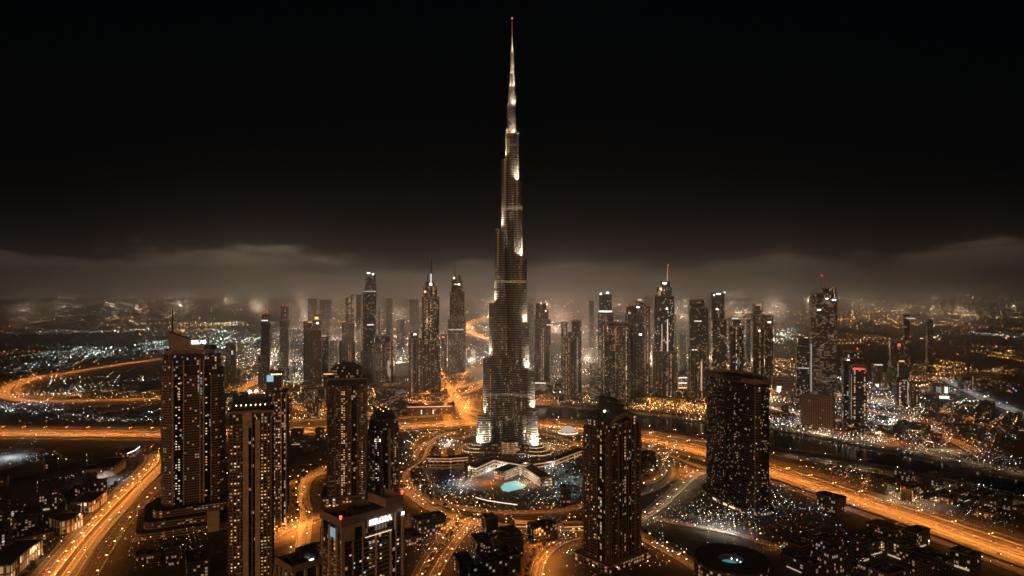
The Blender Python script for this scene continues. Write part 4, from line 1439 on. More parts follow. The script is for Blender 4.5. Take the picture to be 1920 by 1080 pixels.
def tower_curved():
    ox, oy = 322, 965
    OBST.append((ox, oy, 95))
    r = root('glass_tower', (ox, oy, 0), 0, 'wide dark glass tower with a curved front and lens shaped roof', 'tower')
    H = 184.0
    L = lambda p: (p[0] - ox, p[1] - oy)
    fr = smooth([(300, 1048), (294, 1031), (300, 1000), (311, 965), (325, 939), (339, 931), (353, 937)], 10)
    fr = [L(p) for p in fr]
    bk = [L(p) for p in smooth([(353, 937), (358, 975), (352, 1020), (331, 1048), (300, 1048)], 16)][:-1]
    nf = len(fr) - 1
    # end block on the right, then the blade between the two parts
    poly = fr + bk[1:-1]
    obj('glass_shaft', MB().prism(poly, 0, H - 6), [FH, ROOF], r)
    obj('parapet', MB().band(poly, .6, H - 6, H, 0, True), [mat('brown_parapet', (.20, .145, .105), .7)], r)
    obj('roof_deck', MB().prism([(p[0] * .97, p[1] * .97) for p in poly], H - 6, H - 3.5), [ROOF, ROOF], r)
    for k, m__ in ((int(nf * .55), DARK), (int(nf * .8), STONE_D)):
        p, q = Vector(fr[k]), Vector(fr[k + 1])
        d = (q - p).normalized()
        nn = Vector((d.y, -d.x))
        c = [p - d * .5, p + d * .5, p + d * .5 + nn * 1.6, p - d * .5 + nn * 1.6]
        obj('facade_blade', MB().prism([(v.x, v.y) for v in (c[0], c[3], c[2], c[1])], 4, H + (3 if m__ is STONE_D else -6), 0, 0), [m__], r)
    floors(r, poly, 5, H - 8, 3.6, .45, .55, mat('spandrel_metal', (.05, .05, .052), .4, .5), 'floor_edge')
    roof_plant(r, 0, 0, H - 3.5, 40, 23, 8)
    
    g = random.Random(12)
    sp_ = []
    for _ in range(95):
        i = g.randrange(1, nf)
        p, q = Vector(fr[i]), Vector(fr[i + 1])
        t = g.random()
        d = (q - p)
        sp_.append((p.x + d.x * t, p.y + d.y * t, 12 + g.randrange(45) * 3.6 + 1.9, math.atan2(d.y, d.x), ROOMS[g.choices((0, 1, 2, 3), (7, 4, 1, 1))[0]]))
    lit_windows(r, [s for s in sp_[:40]], 1.7, 1.2)
    pb = root('podium_block', (ox, oy, 0), 0, 'low dark base with lit shop fronts around the curved glass tower', 'podium')
    pl = offset(poly, 7, True)
    obj('base_storeys', MB().prism(pl, 0, 6), [FP, ROOF], pb)
    obj('deck_edge', MB().band(pl, .5, 5.4, 6.8, 0, True), [DARK], pb)
    for k in (int(nf * .42), int(nf * .5), int(nf * .64)):
        p, q = Vector(pl[k]), Vector(pl[k + 1])
        d = q - p
        obj('shop_front', MB().box(-d.length * .35, d.length * .35, -.5, -.1, 1, 3.6), [LWARM2], pb, (*((p + q) / 2), 0), math.atan2(d.y, d.x))
    return r


tower_curved()
# ------------------------------------------------------------------ the tallest tower
def capsule(ang, s, r, s0=0.0, n=10):
    """plan of one wing: from s0 out to s along a direction (0 = towards the camera, positive to the right), round nose"""
    d = Vector((math.sin(ang), -math.cos(ang)))
    p = Vector((-d.y, d.x))
    c = d * s
    out = [d * s0 - p * r]
    for k in range(n + 1):
        a = -math.pi / 2 + math.pi * k / n
        out.append(c + d * (r * math.cos(a)) + p * (r * math.sin(a)))
    out.append(d * s0 + p * r)
    return [(v.x, v.y) for v in out]


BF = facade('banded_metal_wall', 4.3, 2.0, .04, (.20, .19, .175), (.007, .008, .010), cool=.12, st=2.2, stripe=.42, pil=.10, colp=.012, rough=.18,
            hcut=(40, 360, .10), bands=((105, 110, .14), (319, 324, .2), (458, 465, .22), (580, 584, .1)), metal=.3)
BASE = Vector(((955 - 960) / F * 1300, 1312, 0))


def uplight(r, p, aim, power, size=70, col=(1, .80, .56)):
    k = 'facade_uplight_%d_%d' % (power, size)
    if k not in _M:
        l = bpy.data.lights.new('facade_uplight', 'SPOT')
        l.color, l.energy, l.spot_size, l.spot_blend, l.shadow_soft_size = col, power, R(size), .9, .8
        _M[k] = l
    o = add('facade_uplight', _M[k], r, p)
    o.rotation_euler = (Vector(aim) - Vector(p)).to_track_quat('-Z', 'Y').to_euler()
    return o


OBST += [(-10, 1300, 100), (-10, 1200, 70), (232, 730, 48), (20, 1130, 40), (-690, 1120, 60)]


def giant():
    r = root('supertall_tower', BASE, 0, 'the tallest tower, a stepped silver spire with floodlit setbacks rising from the lit plaza', 'tower')
    ax = 5.3                      # the spire stands a little right of the middle of the base
    wings = {R(-75): [(59, 66), (47, 175), (36, 279), (26, 420), (12.5, 554), (4.5, 612)],
             R(47): [(53, 80), (45, 152), (31, 240), (26, 364), (16, 510), (5, 602)],
             R(166): [(56, 110), (46, 215), (36, 320), (26, 455), (14, 570)]}
    core = MB().prism(ngon(13.5, 13.5, 12, ax, 0, .2), 0, 606)
    obj('core', core, [BF, ROOF], r)
    for a, tiers in wings.items():
        d = Vector((math.sin(a), -math.cos(a)))
        pp = Vector((-d.y, d.x))
        z0 = 0
        for k, (s, h) in enumerate(tiers):
            rr = 10.2 - .45 * k
            pl = [(x + ax, y) for x, y in capsule(a, s, rr)]
            ob = obj('wing_tier', MB().prism(pl, z0, h, u0=k * 3.7), [BF, ROOF], r)
            mb = MB().band(pl[1:-1], .35, h - 1.4, h + 1.2)
            obj('terrace_rim', mb, [METAL], ob)
            # side bays along the wing
            for t in (.38, .72):
                if s * t > 10:
                    for sg in (-1, 1):
                        c = d * (s * t) + pp * (sg * rr * .62)
                        mbb = MB().prism(ngon(rr * .72, None, 14, c.x + ax, c.y), z0, h - 3 - 9 * t, u0=9)
                        obj('side_bay', mbb, [BF, ROOF], ob)
            if k + 1 < len(tiers) and abs(a) < 2:
                s2 = tiers[k + 1][0]
                edge = min(s + rr - 1.0, s2 + rr + 10)
                w = s2 + rr
                for sg in (-.45, .45):
                    q = d * edge + pp * (sg * rr)
                    aim = d * (w - 1) + pp * (sg * rr * .6)
                    uplight(r, (q.x + ax, q.y, h + 1.2), (aim.x + ax, aim.y, h + 17), 360000 if k < 4 else 200000)
            z0 = h
        # floodlights on the ground round each nose
        s = tiers[0][0]
        if abs(a) < 2:
            for da in (-.9, 0, .9):
                dd = Vector((math.sin(a + da), -math.cos(a + da)))
                q = d * s + dd * 22
                uplight(r, (q.x + ax, q.y, 16.5), (d.x * s + ax, d.y * s, 36), 380000, 110)
    up = [(606, 659, 8.2, -1.5), (659, 692, 7.0, 0), (692, 717, 5.2, 0), (717, 760, 3.8, 0)]
    for z0, z1, rr, o_ in up:
        ob = obj('upper_tier', MB().prism(ngon(rr, None, 14, ax + o_, 0), z0, z1, u0=z0), [BF, ROOF], r)
        obj('terrace_rim', MB().band(ngon(rr, None, 14, ax + o_, 0), .3, z1 - 1, z1 + .8, 0, True), [METAL], ob)
        for da, pw in ((-1.0, 120000), (.15, 120000), (1.15, 120000)):
            dd = Vector((math.sin(da), -math.cos(da)))
            uplight(r, (ax + dd.x * (rr + 6), dd.y * (rr + 6), z0 - 1), (ax, 0, z0 + 22), pw, 80)
    obj('spire', MB().tube((ax, 0, 760), (ax, 0, 792), 2.0, 1.2, 10).tube((ax, 0, 792), (ax, 0, 826), .8, .35, 8), [mat('spire_metal', (.55, .5, .44), .4, .5)], r)
    for da in (-.8, .5):
        dd = Vector((math.sin(da), -math.cos(da)))
        uplight(r, (ax + dd.x * 6, dd.y * 6, 759), (ax, 0, 776), 60000, 70)
    beacon(r, ax, 0, 826, 1.5)
    # stepped round base
    for k, (ds, rr, h) in enumerate(((24, 27, 5), (15, 21, 10), (7, 16, 15))):
        for a, tiers in wings.items():
            pl = [(x + ax, y) for x, y in capsule(a, tiers[0][0] + ds - rr + 14, rr, 0, 14)]
            ob = obj('base_terrace', MB().prism(pl, 0, h - .1 * (a > 0) + .07 * (a > 2), u0=k), [facade('terrace_wall', 5, 4, .35, (.2, .15, .11), cool=.02, st=1.8), mat('terrace_deck', (.16, .12, .09), .85)], r)
            obj('terrace_light', MB().band(pl[1:-1], .35, h - 1.3, h - .6), [LWARM2], ob)
    obj('entrance_pavilion', MB().prism(ngon(17, 9, 18, 2, -34), 0, 22, u0=1), [facade('gold_hall_wall', 3.5, 2.2, .85, (.2, .13, .08), cool=-.35, st=1.6), ROOF], r)


giant()


def bar(name, label, cat, pts, depth, h, wall, z0=0.0, strips=3, light=LWARM2, roof=ROOF, close=False):
    """a long building that follows ground points, with lit storey edges"""
    P = [G(*p) for p in pts]
    c = sum(P, Vector()) / len(P)
    ln = [(p.x - c.x, p.y - c.y) for p in P]
    back = offset(ln, -depth, False)
    r = root(name, (c.x, c.y, z0), 0, label, cat)
    obj('body', MB().prism(ln + back[::-1], 0, h), [wall, roof], r)
    for k in range(strips):
        zt = h * (k + 1) / strips - .5
        obj('storey_light', MB().band(ln, .5, zt - min(1.1, h / strips * .3), zt), [light], r)
    obj('roof_edge', MB().band(ln + back[::-1], .5, h - .45, h + .8, 0, True), [STONE_D], r)
    return r


FHALL = facade('lit_hall_wall', 4.2, 2.6, .93, (.36, .28, .2), cool=-.1, st=2.2, stripe=.42, pil=.06, colp=0)
LCHEV = emis('hall_light', (1, .72, .46), .55)
LORAN = emis('arcade_light', (1, .46, .16), .9)
WALL_L = mat('lit_stone_wall', (.35, .28, .21), .8)
bar('terrace_hall', 'white lit chevron terrace hall on the plaza directly below the tallest tower', 'hall', [(893, 897), (926, 881), (986, 892)], 16, 17, FHALL, light=emis('bright_hall_light', (1, .72, .46), .9))
bar('terrace_hall', 'grey roofed chevron hall with thin lit storey lines beside the turquoise pool', 'hall', [(946, 902), (976, 889), (1013, 914)], 20, 15, FHALL, strips=4, light=LCHEV)
bar('arcade', 'orange lit arcade along the boulevard left of the plaza', 'arcade', [(800, 868), (840, 869), (878, 866)], 14, 9, FP, strips=2, light=LORAN)
bar('arcade', 'long orange lit arcade curving away right of the plaza', 'arcade', [(1000, 882), (1040, 876), (1098, 853)], 16, 11, FP, strips=2, light=LORAN)
bar('canopy', 'curved white lit canopy in the park in front of the turquoise pool', 'canopy', [(892, 939), (915, 945), (940, 949), (970, 953)], 7, 6, DARK, strips=1, light=emis('canopy_light', (1, .92, .76), 1.5))
bar('station_hall', 'low lit terminal with a pale roof beside the brown square, left half of the pair', 'hall', [(966, 992), (1005, 993), (1024, 994)], 16, 9, WALL_L, strips=2, light=LORAN, roof=STONE_D)
bar('station_hall', 'lit terminal with a pale roof, right half, behind the gabled tower', 'hall', [(1058, 1000), (1090, 999), (1112, 998)], 16, 9, WALL_L, strips=2, light=LORAN, roof=STONE_D)
bar('exhibition_hall', 'long hall with floodlit grey walls on the dark field at lower left', 'hall', [(156, 902), (192, 898), (214, 892), (236, 876)], 34, 17, WALL_L, strips=0)
bar('shop_row', 'lit shop row at the far end of the orange avenue', 'shops', [(238, 862), (252, 856), (262, 848)], 20, 12, FP, strips=1, light=LCOOL)

# the lit pool, the dome and the round building
def pool(name, pts, label):
    m_ = emis('pool_glow', (.30, .82, .80), .75)  # underwater lamp glow put into the water as even emission
    P = [G(*p) for p in pts]
    c = sum(P, Vector()) / len(P)
    r = root(name, (c.x, c.y, .2), 0, label, 'pool')
    ln = [(p.x - c.x, p.y - c.y) for p in P]
    if sum(ln[i][0] * ln[(i + 1) % len(ln)][1] - ln[(i + 1) % len(ln)][0] * ln[i][1] for i in range(len(ln))) < 0:
        ln = ln[::-1]
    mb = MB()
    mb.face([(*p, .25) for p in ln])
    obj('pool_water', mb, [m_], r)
    obj('pool_edge', MB().band(ln, 1.4, 0, .55, 0, True), [PAINT], r)


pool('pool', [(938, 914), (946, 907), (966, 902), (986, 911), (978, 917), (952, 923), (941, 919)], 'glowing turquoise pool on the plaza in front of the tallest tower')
q = G(1065, 814)
r = root('domed_hall', q, 0, 'white glowing dome on a round base right of the tallest tower', 'hall')
obj('base_drum', MB().prism(ngon(21, None, 24), 0, 6), [WALL_L, PAINT], r)
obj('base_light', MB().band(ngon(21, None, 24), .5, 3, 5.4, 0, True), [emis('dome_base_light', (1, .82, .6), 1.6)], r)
obj('dome', MB().dome(0, 0, 6, 15, 15, 11, 24, 6), [emis('dome_glow_skin', (1, .85, .66), .55)], r)  # floodlight on the dome painted in as emission
obj('finial', MB().tube((0, 0, 17), (0, 0, 30), .4, .15, 6), [METAL], r)

r = root('round_building', (234, 730, 0), 0, 'dark round building with a turquoise pool in its open centre, lower right', 'building')
ri, ro = ngon(13, None, 32), ngon(38, 40, 32)
obj('drum', MB().prism(ro, 0, 20, cap=False), [FP, ROOF], r)
mb = MB()
for i in range(32):
    j = (i + 1) % 32
    mb.face([(*ro[i], 20), (*ro[j], 20), (*ri[j], 20), (*ri[i], 20)])
    mb.face([(*ri[j], 20), (*ri[i], 20), (*ri[i], 15), (*ri[j], 15)])
mb.face([(*p, 15) for p in ri], None, 1)
obj('ring_roof', mb, [ROOF, PAVE], r)
obj('roof_edge', MB().band(ro, .8, 19, 21, 0, True), [DARK], r)
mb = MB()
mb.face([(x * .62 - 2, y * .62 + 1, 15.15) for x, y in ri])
obj('pool_water', mb, [emis('dim_pool_glow', (.12, .62, .64), .38)], r)  # pool light painted as emission in the water, no lamp below
for k in range(5):
    x, y = ri[(k * 3 + 26) % 32]
    obj('garden_lamp', MB().box(x * .8 - .5, x * .8 + .5, y * .8 - .5, y * .8 + .5, 15.2, 16.6), [LCOOL], r)
# ------------------------------------------------------------------ the middle skyline
def fac(seed, **kw):
    d = dict(fl=3.7, bay=3.4, lit=.10, wall=(.075, .065, .055), cool=.15, st=5.0, stripe=.28, colp=.06)
    d.update(kw)
    return facade('skyline_wall_%s' % seed, **d)


S_DARK = fac('dark', lit=.08, wall=(.045, .042, .04), colp=.05)
S_WARM = fac('warm', lit=.16, cool=.05, colp=.12, wall=(.09, .065, .05))
S_COLS = fac('columns', lit=.09, colp=.22, st=4, pp=13.0, pw=.12)
S_GRID = fac('gridded', lit=.20, wall=(.10, .085, .07), st=3.4, pp=17.0, pw=.1)
S_RED = fac('reddish', lit=.09, wall=(.15, .08, .06), cool=.02, pp=9.0, pw=.3, colp=.08)
S_COOL = fac('cool', stripe=.55, lit=.36, cool=.42, wall=(.10, .10, .10), st=1.6, bay=5.2, colp=.03, pil=.04)
S_GLASS = fac('glass', lit=.08, cool=.35, wall=(.025, .03, .034), glass=(.01, .013, .018), st=5.0, pil=.06, stripe=.2)
S_PALE = fac('pale', lit=.11, wall=(.24, .2, .165), pp=11.0, pw=.25, colp=.14)
S_HAZE = fac('far', lit=.10, wall=(.06, .055, .05), st=6)


def mt(name, label, ybase, tiers, wall, rot=0, dep=.8, spires=(), lights=(), beacons=(), podium=None, fins=0, cat='tower', group=None, bandz=()):
    """tower from photo outline: tiers (x0, x1, ytop, plan) from the ground up"""
    x0, x1 = min(t[0] for t in tiers), max(t[1] for t in tiers)
    cx, cyy, W, D = fit(x0, x1, ybase, rot, dep)
    a = R(rot)
    r = root(name, (cx, cyy, 0), a, label, cat, group)
    k = W / (x1 - x0)
    xm = (x0 + x1) / 2
    z0 = 0.0
    d0 = cyy - D * .45
    out = []
    for i, (a0, a1, yt, plan) in enumerate(tiers):
        w = (a1 - a0) * k
        d = D * min(1.0, (a1 - a0) / (x1 - x0) * 1.08)
        ox = ((a0 + a1) / 2 - xm) * k
        zt = Y2Z(yt, d0)
        wl = wall if not isinstance(wall, (list, tuple)) else wall[min(i, len(wall) - 1)]
        tp = None
        zz = None
        pl = shape(plan.split('-')[0], w, d, ox, 0)
        if plan.endswith('-taper'):
            tp = [((p[0] - ox) * .78 + ox, p[1] * .78) for p in pl]
        if plan.endswith('-slantl') or plan.endswith('-slantr'):
            sgn = 1 if plan.endswith('r') else -1
            zz = [zt - (0.5 + sgn * (p[0] - ox) / w) * w * .55 for p in pl]
        if plan.endswith('-point'):
            tp = [((p[0] - ox) * .12 + ox, p[1] * .12) for p in pl]
        if zt > z0 + .5:
            o = obj('shaft' if i == 0 else 'upper_storeys', MB().prism(pl, z0, zt, u0=i * 5, top=tp, ztop=zz), [wl, ROOF], r)
            if plan in ('box', 'oct', 'soft', 'round') and w > 12:
                obj('parapet', MB().band(pl, .7, zt - .6, zt + 2.2, 0, True), [STONE_D], o)
        out.append((ox, w, d, z0, zt))
        z0 = zt
    if fins:
        ox, w, d, za, zb = out[0]
        for q in range(fins):
            x = ox - w / 2 + w * (q + .5) / fins
            obj('fin', MB().box(x - .8, x + .8, -d / 2 - 1.5, -d / 2 + .1, 4, zb - 3), [mat('fin_stone', (.26, .2, .155), .75)], r)
    for s in spires:
        x, yt, yb, rr = s[:4]
        lx = (x - xm) * k
        obj('spire', MB().tube((lx, 0, Y2Z(yb, d0)), (lx, 0, Y2Z(yt, d0)), rr, rr * .25, 7), [s[4] if len(s) > 4 else METAL], r)
    for x, y, w, h, m_ in lights:
        lx, zc = (x - xm) * k, Y2Z(y, d0)
        dd = out[0][2]
        for (ox, ww, d_, za, zb) in out:
            if za - 1 <= zc <= zb + 3:
                dd = d_
        obj('light_panel', MB().box(lx - w * k / 2, lx + w * k / 2, -dd / 2 - 1.2, -dd / 2 - .5, zc - h * k / 2, zc + h * k / 2), [m_], r)
    for x, y in beacons:
        beacon(r, (x - xm) * k, 0, Y2Z(y, d0) - 1, 1.6)
    if podium:
        pw, ph = podium
        obj('podium', MB().prism(rect(W + pw, D + pw), 0, ph).band(rect(W + pw, D + pw), .8, ph - 1, ph + 1.1, 1, True), [FP, STONE_D], r)
    return r


T = 'skyscraper'
GOLD = emis('golden_crown_light', (1, .55, .2), 2.2)
W_PT = emis('crown_spot_light', (1, .94, .82), 5)
W_LINE = emis('white_line_light', (1, .95, .86), 1.6)
C_LINE = emis('cool_line_light', (.75, .92, 1), 1.2)
R_SIGN = emis('red_sign_light', (1, .10, .08), 2.0)

mt(T, 'slender dark tower with a pale band under its top, leftmost of the hazy skyline', 732, [(484, 509, 668, 'box'), (488, 508, 600, 'soft'), (490, 506, 590, 'soft')], S_DARK, 10, .9, spires=((498, 572, 590, .8),), lights=((498, 601, 14, 2, W_LINE),), beacons=((501, 585),))
mt(T, 'slender dark tapering tower with red roof lights, second from the left in the hazy skyline', 716, [(521, 546, 690, 'box'), (524, 544, 600, 'soft'), (526, 542, 575, 'soft')], S_DARK, 8, .9, spires=((533, 562, 575, .7),), beacons=((530, 573), (537, 573)), fins=4)
mt(T, 'hazy slab tower left of the golden crowned tower', 716, [(569, 590, 603, 'box')], S_HAZE, 12, .8, lights=((582, 604, 8, 1.2, GOLD),))
mt(T, 'reddish ribbed tower with a glowing golden crown', 728, [(574, 604, 618, 'box'), (585, 603, 600, 'soft'), (590, 600, 592, 'round')], S_RED, 12, .8, lights=((594, 597, 7, 6, GOLD), (596, 606, 4, 3, W_PT)), podium=(30, 12))
mt(T, 'grey block tower right of the golden crowned tower', 712, [(602, 617, 630, 'box')], S_HAZE, 10, .9, lights=((609, 630, 9, 1, W_LINE),))
mt(T, 'thin brown tower with a slanted top rising behind the amber dotted tower', 705, [(636, 666, 640, 'box'), (641, 665, 606, 'box'), (648, 664, 551, 'box-slantl')], [S_RED, S_RED, S_WARM], 10, .7, beacons=((658, 540),), fins=3)
mt(T, 'tall grey glass tower with a tapering lit lantern top', 708, [(676, 710, 660, 'box'), (680, 707, 548, 'soft'), (683, 707, 512, 'soft-taper')], [S_COLS, S_GLASS, S_COOL], 6, .85, lights=((694, 547, 24, 1.6, W_LINE), (692, 512, 6, 2, W_PT), (701, 514, 3, 3, W_PT), (696, 609, 13, 2, W_LINE)), fins=3)
mt(T, 'dark ribbed block tower with rows of white rooms in front of the lantern topped tower', 728, [(700, 737, 645, 'box'), (702, 733, 631, 'box')], [S_GRID, S_DARK], 14, .8, fins=6, podium=(50, 18), lights=((728, 690, 3, 30, emis('stair_light', (1, .92, .8), .5)),))
mt(T, 'lower ribbed tower left of the sharp spired tower', 748, [(766, 790, 636, 'box'), (770, 784, 625, 'box')], S_COLS, 10, .8, fins=4, lights=((778, 627, 5, 2, W_PT),))
mt(T, 'tall dark brown tower with a sharp curved spire and a bright white needle light', 748, [(788, 826, 640, 'box'), (791, 824, 558, 'soft'), (793, 820, 538, 'soft'), (795, 816, 528, 'soft-taper')], S_WARM, 8, .8, spires=((809, 484, 530, 3.0, DARK), (802, 512, 532, 2.6, DARK)), lights=((808, 523, 1.6, 20, W_LINE), (808, 533, 4, 4, W_PT), (797, 547, 4, 4, GOLD)), fins=5, podium=(40, 16))
mt(T, 'pale grey tower with a pinnacled lit crown, left of the tallest tower', 712, [(840, 873, 600, 'box'), (843, 871, 548, 'box'), (846, 868, 528, 'oct'), (849, 865, 516, 'oct-taper')], S_GRID, 4, .9, spires=((853, 495, 520, 1.6), (848, 518, 530, .8), (866, 520, 530, .8)), lights=((857, 533, 10, 1.6, W_LINE), (851, 521, 2.5, 3, W_PT), (861, 533, 3, 3, W_PT), (855, 618, 28, .8, W_LINE)), podium=(44, 20))
mt(T, 'small dark tower with a pink sign between the two spired towers', 692, [(827, 838, 628, 'box')], S_DARK, 6, 1, lights=((831, 632, 5, 3, R_SIGN),))
mt(T, 'squat grey tower between the pinnacled tower and the tallest tower', 688, [(876, 891, 657, 'box')], S_HAZE, 0, 1)
mt(T, 'far grey block standing alone in the haze above the lit streets', 646, [(744, 759, 600, 'box')], S_HAZE, 0, .7)
mt(T, 'dark hazy slab with one white lit strip beside the wedge roofed tower', 718, [(423, 444, 645, 'box')], S_DARK, 8, .5, lights=((437, 661, 4, 9, emis('pale_strip_light', (.9, .95, 1), .6)),))
# right of the tallest tower
mt(T, 'stepped dark tower immediately right of the tallest tower', 722, [(1002, 1033, 600, 'box'), (1004, 1029, 582, 'box'), (1005, 1024, 570, 'box')], S_COLS, -6, .8, fins=5, lights=((1030, 609, 8, 2, W_LINE), (1015, 569, 2, 2, W_PT), (1024, 583, 2, 2, W_PT)))
mt('office_block', 'striped office block with a lit roof edge below the stepped dark tower', 745, [(1000, 1027, 717, 'box')], S_COOL, -6, .8, lights=((1012, 718, 24, 1.6, W_LINE),), cat='building')
mt(T, 'left half of a pair of hazy towers, with a notched flat top', 738, [(1052, 1064, 605, 'box')], S_COLS, -8, 1)
mt(T, 'right half of a pair of hazy towers, with a plain flat top', 740, [(1072, 1091, 603, 'box')], S_DARK, -8, 1)
mt(T, 'ribbed tower with a domed top standing in front of the pair of hazy towers', 752, [(1053, 1084, 634, 'soft'), (1062, 1078, 624, 'round')], S_COLS, -8, .8, fins=6, podium=(30, 14))
mt(T, 'dark glass tower with a bright white band and a lit crane on top', 745, [(1121, 1150, 590, 'box'), (1123, 1147, 553, 'box')], [S_COLS, S_GLASS], -6, .8, spires=((1127, 535, 553, .6), (1141, 545, 553, .8)), lights=((1135, 584, 24, 2.2, emis('white_band_light', (1, .98, .92), 3)), (1126, 551, 3, 3, W_PT), (1139, 549, 5, 3, W_PT)))
mt(T, 'dark tower with a black box top, behind the gabled tower', 768, [(1132, 1182, 612, 'soft'), (1140, 1178, 606, 'box')], [fac('speckled', lit=.22, colp=.25, st=3.6, wall=(.09, .07, .055), cool=.04), DARK], -10, .8, fins=8)
mt(T, 'dark glass block at the top of the tower with the black box top', 772, [(1133, 1142, 640, 'box')], S_DARK, 0, 1)
mt(T, 'ribbed tower with a green roof light, left of a sparkling twin', 752, [(1172, 1197, 590, 'box'), (1174, 1193, 576, 'box')], S_COLS, -8, .9, lights=((1180, 587, 5, 2, emis('green_roof_light', (.5, 1, .7), 1.2)),), beacons=((1176, 574),), fins=4)
mt(T, 'sparkling ribbed tower with white crown lamps, in front of the sloped spire', 750, [(1191, 1219, 575, 'box'), (1194, 1217, 562, 'box-slantr')], S_COLS, -8, .8, spires=((1211, 553, 562, .8),), lights=((1195, 576, 6, 2.4, W_PT), (1200, 627, 5, 3, W_PT), (1199, 562, 8, 1.5, W_LINE)), fins=5)
mt(T, 'tall dark tower with an amber lit leaning spire, highest right of the centre', 758, [(1223, 1269, 660, 'box'), (1226, 1265, 556, 'soft'), (1231, 1260, 540, 'soft'), (1238, 1257, 528, 'box')], [S_COLS, S_GLASS, S_GLASS, S_GLASS], -8, .75, spires=((1252, 498, 531, 2.2, emis('amber_spire_light', (1, .45, .2), .5)), (1252, 516, 532, 2.6, DARK)), lights=((1246, 531, 8, 3, W_PT), (1238, 542, 5, 5, GOLD), (1250, 579, 3, 3, W_PT), (1251, 650, 2.2, 110, emis('light_line', (1, .85, .62), .8)), (1240, 650, 2, 90, emis('faint_light_line', (1, .85, .62), .4))), beacons=((1254, 497),), fins=7, podium=(44, 18))
mt(T, 'plain dark slab tower with a flat black top, right of the leaning spire', 752, [(1288, 1329, 650, 'box'), (1290, 1328, 578, 'box'), (1291, 1321, 563, 'box')], [S_COLS, S_DARK, S_DARK], -8, .7, spires=((1298, 552, 563, .6),), lights=((1307, 602, 15, 1.5, W_LINE), (1300, 656, 11, 1.6, W_LINE), (1314, 705, 2.5, 60, emis('warm_light_line', (1, .7, .42), .7))), fins=5)
mt(T, 'hazy tower with two bright white roof lamps', 742, [(1330, 1362, 600, 'box'), (1332, 1359, 550, 'soft')], S_HAZE, -6, .8, lights=((1345, 551, 9, 2.2, W_PT), (1336, 553, 3, 2.2, W_PT), (1342, 580, 5, 2, W_PT), (1358, 548, 2, 3, W_PT)))
mt(T, 'dark tower with a curved crown and lit roof edge, above the curved glass tower', 748, [(1367, 1394, 612, 'box'), (1369, 1392, 600, 'soft-taper')], S_GLASS, -8, .8, lights=((1376, 597, 13, 1.5, W_LINE), (1388, 608, 3, 3, GOLD)), fins=4)
mt(T, 'ribbed hazy tower with speckled rooms, left of a lower twin above the curved glass tower', 742, [(1408, 1432, 590, 'box'), (1412, 1430, 572, 'box')], S_COLS, -6, .9, lights=((1421, 572, 12, 1.2, GOLD), (1422, 620, 3, 3, W_PT)))
mt(T, 'lower ribbed hazy tower at the right end of the central cluster', 738, [(1430, 1450, 592, 'box')], S_WARM, -6, .9, lights=((1441, 604, 7, 3, W_PT),))
# the right group
mt(T, 'dark tower with a rounded shoulder, left of the tall office tower', 742, [(1491, 1519, 650, 'soft'), (1494, 1517, 634, 'soft')], S_GLASS, -14, .8, lights=((1505, 690, 24, .8, W_LINE), (1511, 633, 6, 1.5, GOLD)))
mt(T, 'tall office tower of white lit storeys with a red beacon', 748, [(1516, 1571, 560, 'soft'), (1518, 1570, 551, 'soft'), (1541, 1569, 541, 'box')], [S_COOL, S_GLASS, S_GLASS], -14, .7, spires=((1541, 518, 541, .8), (1546, 532, 541, 1.2)), lights=((1548, 560, 6, 2, W_PT), (1563, 562, 8, 2, W_PT), (1532, 581, 7, 2, W_PT), (1530, 550, 12, 1, R_SIGN), (1515, 690, 3, 110, emis('corner_light', (1, .9, .75), .35))), beacons=((1565, 540), (1541, 517)))
mt('hotel', 'low brown hotel block with a grid of dark windows by the canal', 808, [(1500, 1567, 744, 'soft')], fac('brown_grid', fl=4.4, bay=4.6, lit=.012, wall=(.46, .33, .25), colp=0, stripe=.36, pil=.18, st=3.5), -38, .3, lights=((1530, 803, 50, 2.4, emis('arcade_white_light', (1, .9, .75), .8)),), cat='hotel', podium=(10, 5))
mt(T, 'dark green glass tower behind the red signed tower', 792, [(1578, 1619, 672, 'box'), (1580, 1616, 660, 'soft')], S_GLASS, -14, .5, spires=((1581, 648, 662, .7),), lights=((1588, 675, 4, 2, W_PT), (1602, 683, 6, 1.6, W_LINE)), beacons=((1609, 655),))
rs = mt(T, 'dark green glass tower with a red lettered sign along its top', 800, [(1591, 1625, 690, 'box'), (1592, 1624, 686, 'box')], S_GLASS, -14, .6, podium=(26, 7), lights=((1592.5, 745, 1.6, 108, emis('corner_strip_light', (1, .8, .6), .22)),))
letters(rs, 'EMIRAL', 0, -14, Y2Z(692, 1520), 6.4, R_SIGN, 0, bold=.12)
mt(T, 'small dark tower with a pale lit edge, left of a shorter black block', 770, [(1678, 1704, 705, 'box-slantl')], S_GLASS, -12, .8, lights=((1701, 735, 1.6, 60, emis('pale_edge_light', (1, .9, .75), .35)),))
mt('office_block', 'short black block leaning on the small tower with the pale edge', 766, [(1703, 1723, 727, 'box')], S_DARK, -12, .8, cat='building')
mt(T, 'faint tall slab with vertical light lines, far out on the right', 722, [(1692, 1704, 590, 'box'), (1696, 1728, 592, 'box')], S_HAZE, -10, .5, lights=((1706, 597, 18, 1.2, W_LINE),))
mt(T, 'faint tower with a red sign ring, left of the slab with vertical light lines', 722, [(1664, 1698, 680, 'box'), (1666, 1690, 640, 'box')], S_HAZE, -10, .6, lights=((1684, 647, 6, 6, R_SIGN), (1690, 677, 12, 2, GOLD)))
mt('office_block', 'grey block with a white lit roof line, standing far out on the right', 728, [(1634, 1655, 684, 'box')], S_HAZE, -10, .6, lights=((1645, 684, 20, 1.4, W_LINE), (1643, 722, 6, 4, W_PT)), cat='building')
